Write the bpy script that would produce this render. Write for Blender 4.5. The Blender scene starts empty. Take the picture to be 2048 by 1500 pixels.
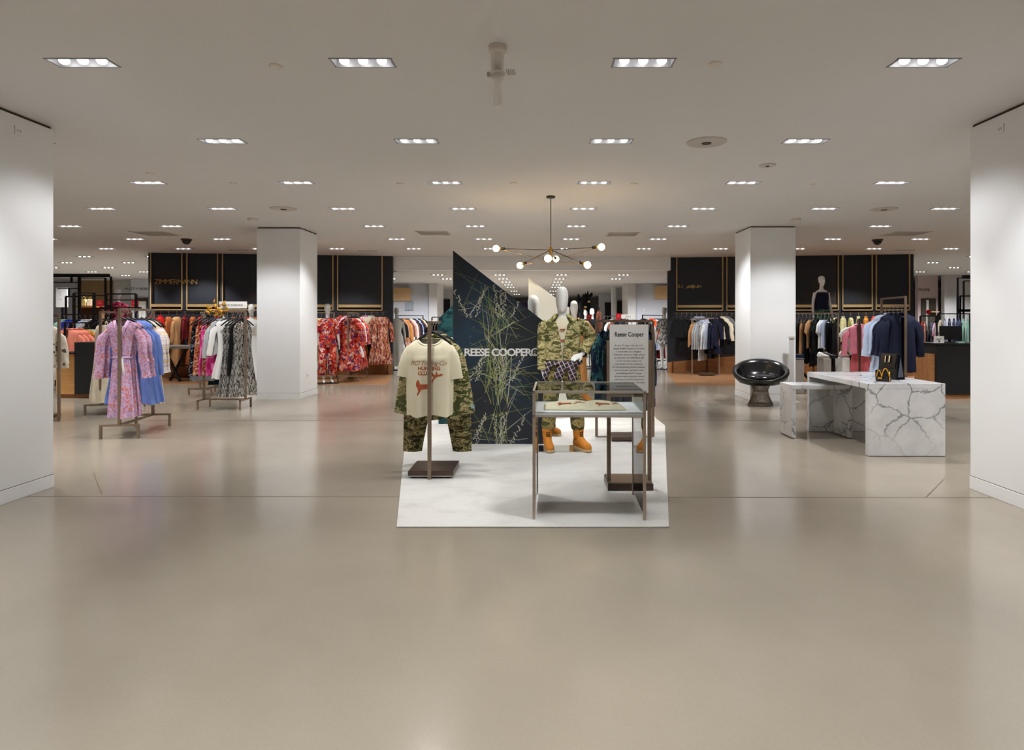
import bpy, math, random
from mathutils import Vector, Matrix
R = math.radians
PI = math.pi
scene = bpy.context.scene
COL = scene.collection

# ---------------------------------------------------------------- camera, world, exposure
F, PX, PY, EYE = 1270.0, 1077.0, 638.0, 1.5
cam_d = bpy.data.cameras.new('camera')
cam_d.sensor_width = 36.0
cam_d.lens = F / 2048 * 36
cam_d.shift_x = (1024 - PX) / 2048
cam_d.shift_y = (PY - 750) / 2048
cam_d.clip_end = 200
cam = bpy.data.objects.new('camera', cam_d)
cam.location = (0, 0, EYE)
cam.rotation_euler = (R(90), 0, 0)
COL.objects.link(cam)
scene.camera = cam
world = bpy.data.worlds.new('world')
scene.world = world
world.use_nodes = True
world.node_tree.nodes['Background'].inputs[0].default_value = (0.9, 0.95, 1, 1)
world.node_tree.nodes['Background'].inputs[1].default_value = 0.05
vs = scene.view_settings
vs.view_transform = 'Standard'
vs.look = 'None'
vs.gamma = 1
vs.use_curve_mapping = False
vs.exposure = EXPO = 0.47
SPOT_W = 88.0
scene.cycles.max_bounces = 7
scene.cycles.diffuse_bounces = 3
scene.cycles.glossy_bounces = 3
scene.cycles.transparent_max_bounces = 12
scene.cycles.caustics_reflective = False
scene.cycles.caustics_refractive = False

def X(px, Y): return (px - PX) * Y / F
def Z(py, Y): return EYE - (py - PY) * Y / F
def YF(py, z=0.0): return (EYE - z) * F / (py - PY)

# ---------------------------------------------------------------- materials
def lin(c):
    out = []
    for v in c[:3]:
        v /= 255.0
        out.append(v / 12.92 if v <= 0.04045 else ((v + 0.055) / 1.055) ** 2.4)
    return (out[0], out[1], out[2], 1.0)

MATS = {}
class NT:
    def __init__(s, name):
        s.m = bpy.data.materials.new(name)
        s.m.use_nodes = True
        s.t = s.m.node_tree
        s.b = s.t.nodes['Principled BSDF']
        s.out = s.t.nodes['Material Output']
    def n(s, typ, **kw):
        nd = s.t.nodes.new(typ)
        for k, v in kw.items():
            if k in nd.inputs: nd.inputs[k].default_value = v
            else: setattr(nd, k, v)
        return nd
    def l(s, a, b): s.t.links.new(a, b)
    def coords(s, scale=(1, 1, 1), rot=(0, 0, 0), kind='Object'):
        tc = s.n('ShaderNodeTexCoord')
        mp = s.n('ShaderNodeMapping')
        mp.inputs['Scale'].default_value = scale
        mp.inputs['Rotation'].default_value = rot
        s.l(tc.outputs[kind], mp.inputs['Vector'])
        return mp.outputs['Vector']
    def ramp(s, fac, stops, interp='LINEAR'):
        r = s.n('ShaderNodeValToRGB')
        cr = r.color_ramp
        cr.interpolation = interp
        while len(cr.elements) < len(stops): cr.elements.new(0.5)
        for e, (p, c) in zip(cr.elements, stops):
            e.position = p; e.color = c
        s.l(fac, r.inputs['Fac'])
        return r.outputs['Color']
    def bump(s, h, strength=0.2, dist=0.01):
        bp = s.n('ShaderNodeBump', Strength=strength, Distance=dist)
        s.l(h, bp.inputs['Height'])
        s.l(bp.outputs['Normal'], s.b.inputs['Normal'])

def plain(name, col, rough=0.6, metal=0.0, spec=0.5, var=0.06, scale=6.0, bump=0.0):
    """A solid colour with a faint procedural variation."""
    if name in MATS: return MATS[name]
    t = NT(name)
    c = lin(col)
    no = t.n('ShaderNodeTexNoise', Scale=scale, Detail=4.0)
    t.l(t.coords(), no.inputs['Vector'])
    lo = tuple(max(0, v * (1 - var)) for v in c[:3]) + (1,)
    hi = tuple(min(1, v * (1 + var)) for v in c[:3]) + (1,)
    t.l(t.ramp(no.outputs['Fac'], [(0.3, lo), (0.7, hi)]), t.b.inputs['Base Color'])
    t.b.inputs['Roughness'].default_value = rough
    t.b.inputs['Metallic'].default_value = metal
    t.b.inputs['Specular IOR Level'].default_value = spec
    if bump: t.bump(no.outputs['Fac'], bump)
    MATS[name] = t.m
    return t.m

def fabric(name, col, rough=0.85, var=0.12):
    if name in MATS: return MATS[name]
    t = NT(name)
    c = lin(col)
    no = t.n('ShaderNodeTexNoise', Scale=14.0, Detail=3.0)
    t.l(t.coords((1, 1, 0.35)), no.inputs['Vector'])
    lo = tuple(v * (1 - var) for v in c[:3]) + (1,)
    hi = tuple(min(1, v * (1 + var)) for v in c[:3]) + (1,)
    t.l(t.ramp(no.outputs['Fac'], [(0.3, lo), (0.7, hi)]), t.b.inputs['Base Color'])
    t.b.inputs['Roughness'].default_value = rough
    t.b.inputs['Specular IOR Level'].default_value = 0.25
    MATS[name] = t.m
    return t.m

def cells(name, cols, scale=22.0, stretch=(1, 1, 1), rough=0.8, metal=0.0, distort=0.03):
    """Printed or sequinned cloth: random cells picking from a few colours."""
    if name in MATS: return MATS[name]
    t = NT(name)
    v = t.coords(stretch)
    no = t.n('ShaderNodeTexNoise', Scale=scale * 0.7, Detail=2.0)
    t.l(v, no.inputs['Vector'])
    mx = t.n('ShaderNodeMixRGB', blend_type='LINEAR_LIGHT')
    mx.inputs['Fac'].default_value = distort
    t.l(v, mx.inputs['Color1']); t.l(no.outputs['Color'], mx.inputs['Color2'])
    vo = t.n('ShaderNodeTexVoronoi', Scale=scale)
    t.l(mx.outputs['Color'], vo.inputs['Vector'])
    sp = t.n('ShaderNodeSeparateColor')
    t.l(vo.outputs['Color'], sp.inputs['Color'])
    k = len(cols)
    t.l(t.ramp(sp.outputs['Red'], [(i / k, lin(c)) for i, c in enumerate(cols)], 'CONSTANT'), t.b.inputs['Base Color'])
    t.b.inputs['Roughness'].default_value = rough
    t.b.inputs['Metallic'].default_value = metal
    t.b.inputs['Specular IOR Level'].default_value = 0.3
    MATS[name] = t.m
    return t.m

def camo(name, cols, scale=7.0):
    """Tiger-stripe camouflage: stretched noise cut into flat tones."""
    if name in MATS: return MATS[name]
    t = NT(name)
    v = t.coords((1.0, 1.0, 2.3))
    a = t.n('ShaderNodeTexNoise', Scale=scale, Detail=3.5, Roughness=0.62, Distortion=1.3)
    t.l(v, a.inputs['Vector'])
    c1 = t.ramp(a.outputs['Fac'], [(0.0, lin(cols[0])), (0.43, lin(cols[1])), (0.505, lin(cols[2])), (0.56, lin(cols[3])), (0.62, lin(cols[2]))], 'CONSTANT')
    t.l(c1, t.b.inputs['Base Color'])
    t.b.inputs['Roughness'].default_value = 0.85
    t.b.inputs['Specular IOR Level'].default_value = 0.2
    MATS[name] = t.m
    return t.m

def stripes(name, c1, c2, scale=60.0, axis='X', rough=0.85):
    if name in MATS: return MATS[name]
    t = NT(name)
    w = t.n('ShaderNodeTexWave', Scale=scale / 6.28, Distortion=0.2)
    w.bands_direction = axis
    t.l(t.coords(), w.inputs['Vector'])
    t.l(t.ramp(w.outputs['Fac'], [(0.0, lin(c1)), (0.55, lin(c2))], 'CONSTANT'), t.b.inputs['Base Color'])
    t.b.inputs['Roughness'].default_value = rough
    MATS[name] = t.m
    return t.m

def plaid(name):
    if name in MATS: return MATS[name]
    t = NT(name)
    def bands(rot, scale, stops):
        w = t.n('ShaderNodeTexWave', Scale=scale)
        w.bands_direction = 'X'
        t.l(t.coords(rot=rot), w.inputs['Vector'])
        return t.ramp(w.outputs['Fac'], stops, 'CONSTANT')
    d, l_, o = lin((38, 36, 58)), lin((205, 200, 205)), lin((190, 140, 95))
    a = bands((0, R(25), 0), 7.0, [(0, d), (0.6, lin((66, 60, 84))), (0.95, l_)])
    b = bands((0, R(115), 0), 7.0, [(0, d), (0.6, lin((72, 62, 78))), (0.96, o)])
    mx = t.n('ShaderNodeMixRGB', blend_type='LIGHTEN')
    mx.inputs['Fac'].default_value = 1
    t.l(a, mx.inputs['Color1']); t.l(b, mx.inputs['Color2'])
    t.l(mx.outputs['Color'], t.b.inputs['Base Color'])
    t.b.inputs['Roughness'].default_value = 0.9
    MATS[name] = t.m
    return t.m

def emit(name, col, strength):
    if name in MATS: return MATS[name]
    t = NT(name)
    e = t.n('ShaderNodeEmission', Strength=strength)
    e.inputs['Color'].default_value = lin(col)
    t.l(e.outputs['Emission'], t.out.inputs['Surface'])
    MATS[name] = t.m
    return t.m

def glass(name, tint=(235, 242, 240), f=1.5, haze=0.0):
    if name in MATS: return MATS[name]
    t = NT(name)
    tr = t.n('ShaderNodeBsdfTransparent'); tr.inputs['Color'].default_value = lin(tint)
    gl = t.n('ShaderNodeBsdfGlossy', Roughness=0.0 + haze)
    fr = t.n('ShaderNodeFresnel', IOR=f)
    mx = t.n('ShaderNodeMixShader')
    t.l(fr.outputs['Fac'], mx.inputs['Fac']); t.l(tr.outputs['BSDF'], mx.inputs[1]); t.l(gl.outputs['BSDF'], mx.inputs[2])
    t.l(mx.outputs['Shader'], t.out.inputs['Surface'])
    MATS[name] = t.m
    return t.m

def wood(name, c1, c2, rough=0.4, scale=(0.6, 6, 6), planks=True, spec=0.4):
    if name in MATS: return MATS[name]
    t = NT(name)
    v = t.coords(scale)
    no = t.n('ShaderNodeTexNoise', Scale=3.0, Detail=6.0, Roughness=0.6)
    t.l(v, no.inputs['Vector'])
    base = t.ramp(no.outputs['Fac'], [(0.25, lin(c1)), (0.75, lin(c2))])
    if planks:
        br = t.n('ShaderNodeTexBrick', Scale=1.0)
        br.inputs['Color1'].default_value = (1, 1, 1, 1); br.inputs['Color2'].default_value = (0.78, 0.76, 0.74, 1)
        br.inputs['Mortar'].default_value = (0.3, 0.25, 0.2, 1)
        br.inputs['Mortar Size'].default_value = 0.004
        br.inputs['Brick Width'].default_value = 1.6; br.inputs['Row Height'].default_value = 0.14
        t.l(t.coords(), br.inputs['Vector'])
        mx = t.n('ShaderNodeMixRGB', blend_type='MULTIPLY'); mx.inputs['Fac'].default_value = 1
        t.l(base, mx.inputs['Color1']); t.l(br.outputs['Color'], mx.inputs['Color2'])
        base = mx.outputs['Color']
    t.l(base, t.b.inputs['Base Color'])
    t.b.inputs['Roughness'].default_value = rough
    t.b.inputs['Specular IOR Level'].default_value = spec
    MATS[name] = t.m
    return t.m

def m_floor():
    t = NT('polished_concrete')
    v = t.coords()
    a = t.n('ShaderNodeTexNoise', Scale=0.55, Detail=5.0, Roughness=0.6); t.l(v, a.inputs['Vector'])
    b = t.n('ShaderNodeTexNoise', Scale=70.0, Detail=2.0); t.l(v, b.inputs['Vector'])
    c = t.ramp(a.outputs['Fac'], [(0.3, lin((150, 141, 127))), (0.7, lin((163, 153, 138)))])
    d = t.ramp(b.outputs['Fac'], [(0.32, (0.96, 0.96, 0.96, 1)), (0.55, (1, 1, 1, 1))])
    mx = t.n('ShaderNodeMixRGB', blend_type='MULTIPLY'); mx.inputs['Fac'].default_value = 1
    t.l(c, mx.inputs['Color1']); t.l(d, mx.inputs['Color2'])
    t.l(mx.outputs['Color'], t.b.inputs['Base Color'])
    t.l(t.ramp(a.outputs['Fac'], [(0.2, (0.15,) * 3 + (1,)), (0.8, (0.21,) * 3 + (1,))]), t.b.inputs['Roughness'])
    t.b.inputs['Specular IOR Level'].default_value = 0.65
    return t.m

def m_marble():
    t = NT('marble')
    v = t.coords((1, 1, 1), (0.3, 0.5, 0.2))
    no = t.n('ShaderNodeTexNoise', Scale=2.6, Detail=7.0, Roughness=0.62); t.l(v, no.inputs['Vector'])
    mx = t.n('ShaderNodeMixRGB', blend_type='LINEAR_LIGHT'); mx.inputs['Fac'].default_value = 0.16
    t.l(v, mx.inputs['Color1']); t.l(no.outputs['Color'], mx.inputs['Color2'])
    vo = t.n('ShaderNodeTexVoronoi', Scale=3.0, feature='DISTANCE_TO_EDGE'); t.l(mx.outputs['Color'], vo.inputs['Vector'])
    veins = t.ramp(vo.outputs['Distance'], [(0.0, lin((120, 124, 130))), (0.012, lin((176, 178, 182))), (0.035, lin((232, 232, 233)))])
    n2 = t.n('ShaderNodeTexNoise', Scale=1.7, Detail=3.0); t.l(v, n2.inputs['Vector'])
    fade = t.ramp(n2.outputs['Fac'], [(0.36, (0.12, 0.12, 0.12, 1)), (0.52, (1, 1, 1, 1))])
    base = t.ramp(no.outputs['Fac'], [(0.3, lin((216, 217, 220))), (0.65, lin((240, 240, 240)))])
    m2 = t.n('ShaderNodeMixRGB'); t.l(fade, m2.inputs['Fac']); t.l(base, m2.inputs['Color1'])
    m3 = t.n('ShaderNodeMixRGB', blend_type='MULTIPLY'); m3.inputs['Fac'].default_value = 1
    t.l(base, m3.inputs['Color1']); t.l(veins, m3.inputs['Color2']); t.l(m3.outputs['Color'], m2.inputs['Color2'])
    t.l(m2.outputs['Color'], t.b.inputs['Base Color'])
    t.b.inputs['Roughness'].default_value = 0.18
    return t.m

def m_darkwall():
    t = NT('navy_printed_panel')
    v = t.coords()
    a = t.n('ShaderNodeTexNoise', Scale=0.9, Detail=6.0, Roughness=0.65); t.l(v, a.inputs['Vector'])
    c = t.ramp(a.outputs['Fac'], [(0.55, lin((27, 31, 42))), (0.66, lin((46, 38, 32))), (0.8, lin((98, 70, 40)))])
    vo = t.n('ShaderNodeTexVoronoi', Scale=9.0); t.l(v, vo.inputs['Vector'])
    sp = t.ramp(vo.outputs['Distance'], [(0.0, (1, 1, 1, 1)), (0.06, (0, 0, 0, 1))])
    mx = t.n('ShaderNodeMixRGB'); t.l(sp, mx.inputs['Fac']); t.l(c, mx.inputs['Color1']); mx.inputs['Color2'].default_value = lin((120, 104, 80))
    t.l(mx.outputs['Color'], t.b.inputs['Base Color'])
    t.b.inputs['Roughness'].default_value = 0.55
    return t.m

def m_rug():
    t = NT('pale_rug')
    v = t.coords((1.0, 1.6, 1))
    a = t.n('ShaderNodeTexNoise', Scale=1.8, Detail=6.0, Roughness=0.7); t.l(v, a.inputs['Vector'])
    b = t.n('ShaderNodeTexNoise', Scale=300.0); t.l(t.coords(), b.inputs['Vector'])
    c = t.ramp(a.outputs['Fac'], [(0.3, lin((200, 198, 194))), (0.5, lin((216, 215, 211))), (0.75, lin((222, 221, 218)))])
    t.l(c, t.b.inputs['Base Color'])
    t.b.inputs['Roughness'].default_value = 0.95
    t.b.inputs['Specular IOR Level'].default_value = 0.1
    t.bump(b.outputs['Fac'], 0.5, 0.004)
    return t.m

M = {}
M['floor'] = m_floor(); M['marble'] = m_marble(); M['darkwall'] = m_darkwall(); M['rug'] = m_rug()
M['ceiling'] = plain('ceiling_paint', (216, 214, 214), 0.9, spec=0.1, var=0.015, scale=0.7)
M['white'] = plain('white_paint', (240, 241, 243), 0.7, spec=0.25, var=0.01, scale=1.0)
M['greywall'] = plain('grey_paint', (205, 203, 203), 0.8, var=0.02)
M['navywall'] = plain('navy_paint', (30, 33, 44), 0.5, var=0.08)
M['gold'] = plain('brushed_brass', (196, 166, 116), 0.4, 0.35)
M['brass'] = plain('polished_brass', (190, 145, 70), 0.25, 1.0)
M['bronze'] = plain('bronze_metal', (150, 130, 112), 0.42, 0.6)
M['darkbronze'] = plain('dark_bronze', (92, 76, 62), 0.4, 0.8)
M['steel'] = plain('brushed_steel', (214, 210, 204), 0.3, 0.7)
M['mirror'] = plain('mirror_steel', (200, 202, 205), 0.06, 1.0, var=0.01)
M['black'] = plain('black_paint', (16, 16, 18), 0.45)
M['blackmatte'] = plain('black_panel', (10, 10, 11), 0.7)
M['leather'] = plain('black_leather', (12, 13, 18), 0.22, spec=0.6, scale=30, bump=0.05)
M['wood'] = wood('warm_wood', (150, 100, 58), (182, 130, 84), 0.45)
M['woodfloor'] = wood('wood_flooring', (150, 108, 74), (186, 142, 104), 0.35)
M['darkwood'] = wood('dark_wood', (62, 46, 38), (92, 72, 60), 0.3, planks=False)
M['mannequin'] = plain('mannequin_white', (236, 236, 233), 0.28, var=0.01)
M['glass'] = glass('clear_glass', (252, 253, 252), 1.36)
M['paper'] = plain('white_card', (226, 224, 220), 0.7, var=0.01)
M['ink'] = plain('dark_ink', (45, 45, 48), 0.7)
M['inkgrey'] = plain('grey_ink', (120, 118, 118), 0.7)
M['redsign'] = plain('red_acrylic', (196, 20, 40), 0.4)
M['lamp'] = emit('lamp_white', (255, 253, 250), 6.0)
M['bulb'] = emit('bulb_warm', (255, 214, 150), 26.0)
M['gap'] = plain('dark_gap', (70, 62, 52), 0.9)
M['joint'] = plain('floor_joint', (120, 106, 90), 0.7)
M['chrome'] = plain('lamp_reflector', (150, 150, 154), 0.4, 0.2)

# ---------------------------------------------------------------- mesh building
def lerp(a, b, t): return a + (b - a) * t
def interp(ctrl, z):
    """ctrl: rows (key, v1, v2, ...) in ascending key order."""
    if z <= ctrl[0][0]: return ctrl[0][1:]
    for a, b in zip(ctrl, ctrl[1:]):
        if z <= b[0]:
            t = (z - a[0]) / (b[0] - a[0])
            t = t * t * (3 - 2 * t) * 0.5 + t * 0.5
            return tuple(lerp(p, q, t) for p, q in zip(a[1:], b[1:]))
    return ctrl[-1][1:]

class MB:
    def __init__(s): s.v, s.f, s.mi = [], [], []
    def face(s, idx, mi=0): s.f.append(tuple(idx)); s.mi.append(mi)
    def box(s, c, d, rz=0.0, mi=0):
        cx, cy, cz = c; a, b, h = d[0] / 2, d[1] / 2, d[2] / 2
        cs, sn = math.cos(rz), math.sin(rz)
        o = len(s.v)
        for z in (-h, h):
            for x, y in ((-a, -b), (a, -b), (a, b), (-a, b)):
                s.v.append((cx + x * cs - y * sn, cy + x * sn + y * cs, cz + z))
        for q in ((3, 2, 1, 0), (4, 5, 6, 7), (0, 1, 5, 4), (1, 2, 6, 5), (2, 3, 7, 6), (3, 0, 4, 7)):
            s.face([o + i for i in q], mi)
        return s
    def bar(s, p0, p1, w, h=None, mi=0):
        """Square-section bar between two points."""
        h = h or w
        p0, p1 = Vector(p0), Vector(p1)
        d = (p1 - p0).normalized()
        up = Vector((0, 0, 1)) if abs(d.z) < 0.95 else Vector((0, 1, 0))
        a = d.cross(up).normalized(); b = a.cross(d).normalized()
        o = len(s.v)
        for p in (p0, p1):
            for i, j in ((-1, -1), (1, -1), (1, 1), (-1, 1)):
                s.v.append(tuple(p + a * (i * w / 2) + b * (j * h / 2)))
        for q in ((3, 2, 1, 0), (4, 5, 6, 7), (0, 1, 5, 4), (1, 2, 6, 5), (2, 3, 7, 6), (3, 0, 4, 7)):
            s.face([o + i for i in q], mi)
        return s
    def loft(s, rings, cap0=True, cap1=True, closed=True, mi=0):
        o = len(s.v); n = len(rings[0])
        for r in rings: s.v += [tuple(p) for p in r]
        for i in range(len(rings) - 1):
            for j in range(n if closed else n - 1):
                k = (j + 1) % n
                s.face((o + i * n + j, o + i * n + k, o + (i + 1) * n + k, o + (i + 1) * n + j), mi)
        if cap0: s.face([o + j for j in reversed(range(n))], mi)
        if cap1: s.face([o + (len(rings) - 1) * n + j for j in range(n)], mi)
        return s
    def tube(s, pts, r, n=10, caps=True, flat=1.0, mi=0, fold=0.0, seed=0):
        pts = [Vector(p) for p in pts]
        rs = r if isinstance(r, (list, tuple)) else [r] * len(pts)
        rnd = random.Random(seed); ph = rnd.random() * 6
        rings = []
        prev = None
        for i, p in enumerate(pts):
            d = (pts[min(i + 1, len(pts) - 1)] - pts[max(i - 1, 0)]).normalized()
            if prev is None:
                up = Vector((0, 1, 0)) if abs(d.y) < 0.8 else Vector((1, 0, 0))
                a = d.cross(up).normalized()
            else:
                a = (prev - d * prev.dot(d)).normalized()
            prev = a
            b = d.cross(a).normalized()
            ring = []
            for j in range(n):
                t = 2 * PI * j / n
                k = 1 + fold * math.sin(3 * t + ph + i * 0.9) + fold * 0.7 * math.sin(i * 2.1 + ph)
                ring.append(p + a * (math.cos(t) * rs[i] * k) + b * (math.sin(t) * rs[i] * k * flat))
            rings.append(ring)
        return s.loft(rings, caps, caps, mi=mi)
    def lathe(s, prof, n=24, c=(0, 0, 0), cap0=True, cap1=True, mi=0):
        rings = [[(c[0] + r * math.cos(2 * PI * j / n), c[1] + r * math.sin(2 * PI * j / n), c[2] + z) for j in range(n)] for r, z in prof]
        return s.loft(rings, cap0, cap1, mi=mi)
    def ball(s, c, r, nu=16, nv=10, mi=0):
        rx, ry, rz = r if isinstance(r, (tuple, list)) else (r, r, r)
        rings = []
        for i in range(nv + 1):
            ph = -PI / 2 + PI * i / nv
            k = max(math.cos(ph), 0.02)
            rings.append([(c[0] + rx * k * math.cos(2 * PI * j / nu), c[1] + ry * k * math.sin(2 * PI * j / nu), c[2] + rz * math.sin(ph)) for j in range(nu)])
        return s.loft(rings, mi=mi)
    def prism(s, poly, a0, a1, axis='Z', mi=0):
        """poly is 2D (x,y) extruded along Z, or (x,z) extruded along Y."""
        def P(p, a): return (p[0], p[1], a) if axis == 'Z' else (p[0], a, p[1])
        return s.loft([[P(p, a0) for p in poly], [P(p, a1) for p in poly]], mi=mi)
    def mesh(s, name, mats, smooth=False):
        me = bpy.data.meshes.new(name)
        me.from_pydata(s.v, [], s.f)
        for m in (mats if isinstance(mats, (list, tuple)) else [mats]): me.materials.append(m)
        if any(s.mi): me.polygons.foreach_set('material_index', s.mi)
        if smooth: me.polygons.foreach_set('use_smooth', [True] * len(me.polygons))
        me.update()
        import bmesh
        bm = bmesh.new(); bm.from_mesh(me)
        bmesh.ops.recalc_face_normals(bm, faces=bm.faces[:])
        bm.to_mesh(me); bm.free()
        return me
    def build(s, name, mats, parent=None, smooth=False, bevel=0.0, loc=None, rot=None):
        o = bpy.data.objects.new(name, s.mesh(name, mats, smooth))
        COL.objects.link(o)
        if parent: o.parent = parent
        if loc: o.location = loc
        if rot: o.rotation_euler = rot
        if bevel:
            b = o.modifiers.new('bevel', 'BEVEL'); b.width = bevel; b.segments = 2; b.limit_method = 'ANGLE'
        return o

def link_mesh(name, me, parent=None, loc=(0, 0, 0), rot=(0, 0, 0), mat=None, scale=None):
    o = bpy.data.objects.new(name, me)
    COL.objects.link(o)
    if parent: o.parent = parent
    o.location = loc; o.rotation_euler = rot
    if scale: o.scale = scale
    if mat:
        o.material_slots[0].link = 'OBJECT'
        o.material_slots[0].material = mat
    return o

def tag(o, label, cat, group=None):
    o['label'] = label; o['category'] = cat; o['kind'] = 'thing'
    if group: o['group'] = group
    return o
def thing(name, label, cat, loc=(0, 0, 0), rz=0.0, group=None):
    o = bpy.data.objects.new(name, None)
    o.empty_display_size = 0.1
    COL.objects.link(o)
    o.location = loc; o.rotation_euler = (0, 0, rz)
    return tag(o, label, cat, group)
def struct(o): o['kind'] = 'structure'; return o

def text_mesh(name, body, size, mat, align='CENTER', bold=0.0, shear=0.0, spacing=1.0, depth=0.0, line=1.0):
    """Lettering standing in the XZ plane and facing -Y."""
    cu = bpy.data.curves.new(name, 'FONT')
    cu.body = body; cu.size = size; cu.align_x = align; cu.offset = bold; cu.shear = shear
    cu.space_character = spacing; cu.extrude = depth; cu.space_line = line; cu.resolution_u = 3
    ob = bpy.data.objects.new(name, cu)
    COL.objects.link(ob)
    dg = bpy.context.evaluated_depsgraph_get()
    me = bpy.data.meshes.new_from_object(ob.evaluated_get(dg))
    bpy.data.objects.remove(ob); bpy.data.curves.remove(cu)
    me.transform(Matrix.Rotation(R(90), 4, 'X'))
    me.materials.clear(); me.materials.append(mat)
    me.name = name
    return me

def remesh(mb, name, mat, voxel, smooth_it=6):
    """Fuse overlapping volumes into one continuous skin."""
    ob = bpy.data.objects.new(name, mb.mesh(name, mat))
    COL.objects.link(ob)
    r = ob.modifiers.new('r', 'REMESH'); r.mode = 'VOXEL'; r.voxel_size = voxel
    sm = ob.modifiers.new('s', 'SMOOTH'); sm.factor = 0.5; sm.iterations = smooth_it
    dg = bpy.context.evaluated_depsgraph_get()
    me = bpy.data.meshes.new_from_object(ob.evaluated_get(dg))
    old = ob.data
    bpy.data.objects.remove(ob); bpy.data.meshes.remove(old)
    me.materials.clear(); me.materials.append(mat)
    me.polygons.foreach_set('use_smooth', [True] * len(me.polygons))
    me.name = name
    return me

ORD = ['first', 'second', 'third', 'fourth', 'fifth', 'sixth', 'seventh', 'eighth', 'ninth', 'tenth', 'eleventh', 'twelfth', 'thirteenth', 'fourteenth', 'fifteenth', 'sixteenth', 'seventeenth', 'eighteenth', 'nineteenth', 'twentieth']
# ---------------------------------------------------------------- room shell
CEIL, LOWC = 3.21, 2.84
XA, XB, YA, YB = -26.0, 22.0, -5.0, 44.0
WL0, WL1 = (-10.06, 16.37), (-3.97, 17.28)      # dark wall on the left of the opening
WR0, WR1 = (3.60, 17.70), (9.89, 16.74)         # dark wall on the right
COLS = [(-5.75, -4.33, 4.15, 5.67), (3.82, 5.25, 4.05, 5.62), (-5.25, -4.44, 11.83, 12.75), (3.90, 4.74, 11.7, 12.6)]
PITCH, GX0, GY0 = 1.868, -1.17, 4.235
FW, FD = 0.40, 0.14

def blocked(x, y):
    return any(a - 0.3 < x < b + 0.3 and c - 0.25 < y < d + 0.2 for a, b, c, d in COLS)
def side_of(w0, w1, x, y):
    return (w1[0] - w0[0]) * (y - w0[1]) - (w1[1] - w0[1]) * (x - w0[0])
near_fix, far_fix = [], []
for k in range(-3, 20):
    y = GY0 + PITCH * k
    for i in range(-13, 11):
        x = GX0 + PITCH * i
        if not (XA + 1 < x < XB - 1): continue
        px = PX + x * F / y if y > 0.5 else 0
        if k <= 6:
            if -10.6 < x < 10.2 and not blocked(x, y): near_fix.append((x, y, k, i))
            elif (x <= -10.6 or x >= 10.2) and k >= 3 and 60 < px < 1990: far_fix.append((x, y, CEIL, k, i))
        elif -5.5 < x < 5.0:
            if k >= 8 and (0 <= i <= 1 or (i in (-2, -1, 2, 3) and k in (8, 9))) and k in (8, 9, 10, 11, 12, 14, 16): far_fix.append((x, y, LOWC, k, i))
        elif (x < -10.2 and 90 < px < 330 or x > 10.0 and 1800 < px < 1960) and y < (26.0 if x < 0 else 23.6): far_fix.append((x, y, CEIL, k, i))

fl = struct(MB().box(((XA + XB) / 2, (YA + YB) / 2, -0.05), (XB - XA, YB - YA, 0.1)).build('floor', M['floor']))
mb = MB()
ys = sorted({y for _, y, _, _ in near_fix})
def quad(x0, x1, y0, y1, z):
    o = len(mb.v)
    mb.v += [(x0, y0, z), (x0, y1, z), (x1, y1, z), (x1, y0, z)]
    mb.face((o, o + 1, o + 2, o + 3))
yc = YA
for y in ys:
    quad(XA, XB, yc, y - FD / 2, CEIL)
    xc = XA
    for x in sorted(x for x, yy, _, _ in near_fix if yy == y):
        quad(xc, x - FW / 2, y - FD / 2, y + FD / 2, CEIL); xc = x + FW / 2
    quad(xc, XB, y - FD / 2, y + FD / 2, CEIL)
    yc = y + FD / 2
quad(XA, XB, yc, YB, CEIL)
me = bpy.data.meshes.new('ceiling'); me.from_pydata(mb.v, [], mb.f); me.materials.append(M['ceiling'])
ce = bpy.data.objects.new('ceiling', me); COL.objects.link(ce); struct(ce)
lc = struct(MB().box((-0.18, 17.9, LOWC + 0.17), (7.6, 0.4, 0.34)).box((0, 31.05, LOWC + 0.17), (20.2, 25.9, 0.34)).build('ceiling_lowered', M['ceiling']))
bk = struct(MB().box((-0.18, 17.55, (CEIL + LOWC) / 2), (7.6, 0.3, CEIL - LOWC)).build('wall_bulkhead', M['white']))
for n, c, d in (('wall_back', (-2, YB + 0.1, 1.6), (48, 0.2, 3.4)), ('wall_behind', (-2, YA - 0.1, 1.6), (48, 0.2, 3.4)),
                ('wall_left', (XA - 0.1, 19.5, 1.6), (0.2, 49, 3.4)), ('wall_right', (XB + 0.1, 19.5, 1.6), (0.2, 49, 3.4))):
    struct(MB().box(c, d).build(n, M['greywall']))

def slab(name, p0, p1, th, z0, z1, mat):
    """Wall slab whose front face runs p0 -> p1; thickness goes away from the camera."""
    a, b = Vector(p0), Vector(p1)
    d = (b - a).normalized(); nrm = Vector((-d.y, d.x))
    q = [tuple(a), tuple(b), tuple(b + nrm * th), tuple(a + nrm * th)]
    return MB().prism(q, z0, z1).build(name, mat)
struct(slab('wall_dark_left', WL0, WL1, 0.3, 0, CEIL, M['darkwall']))
struct(slab('wall_dark_right', WR0, WR1, 0.3, 0, CEIL, M['darkwall']))

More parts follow.
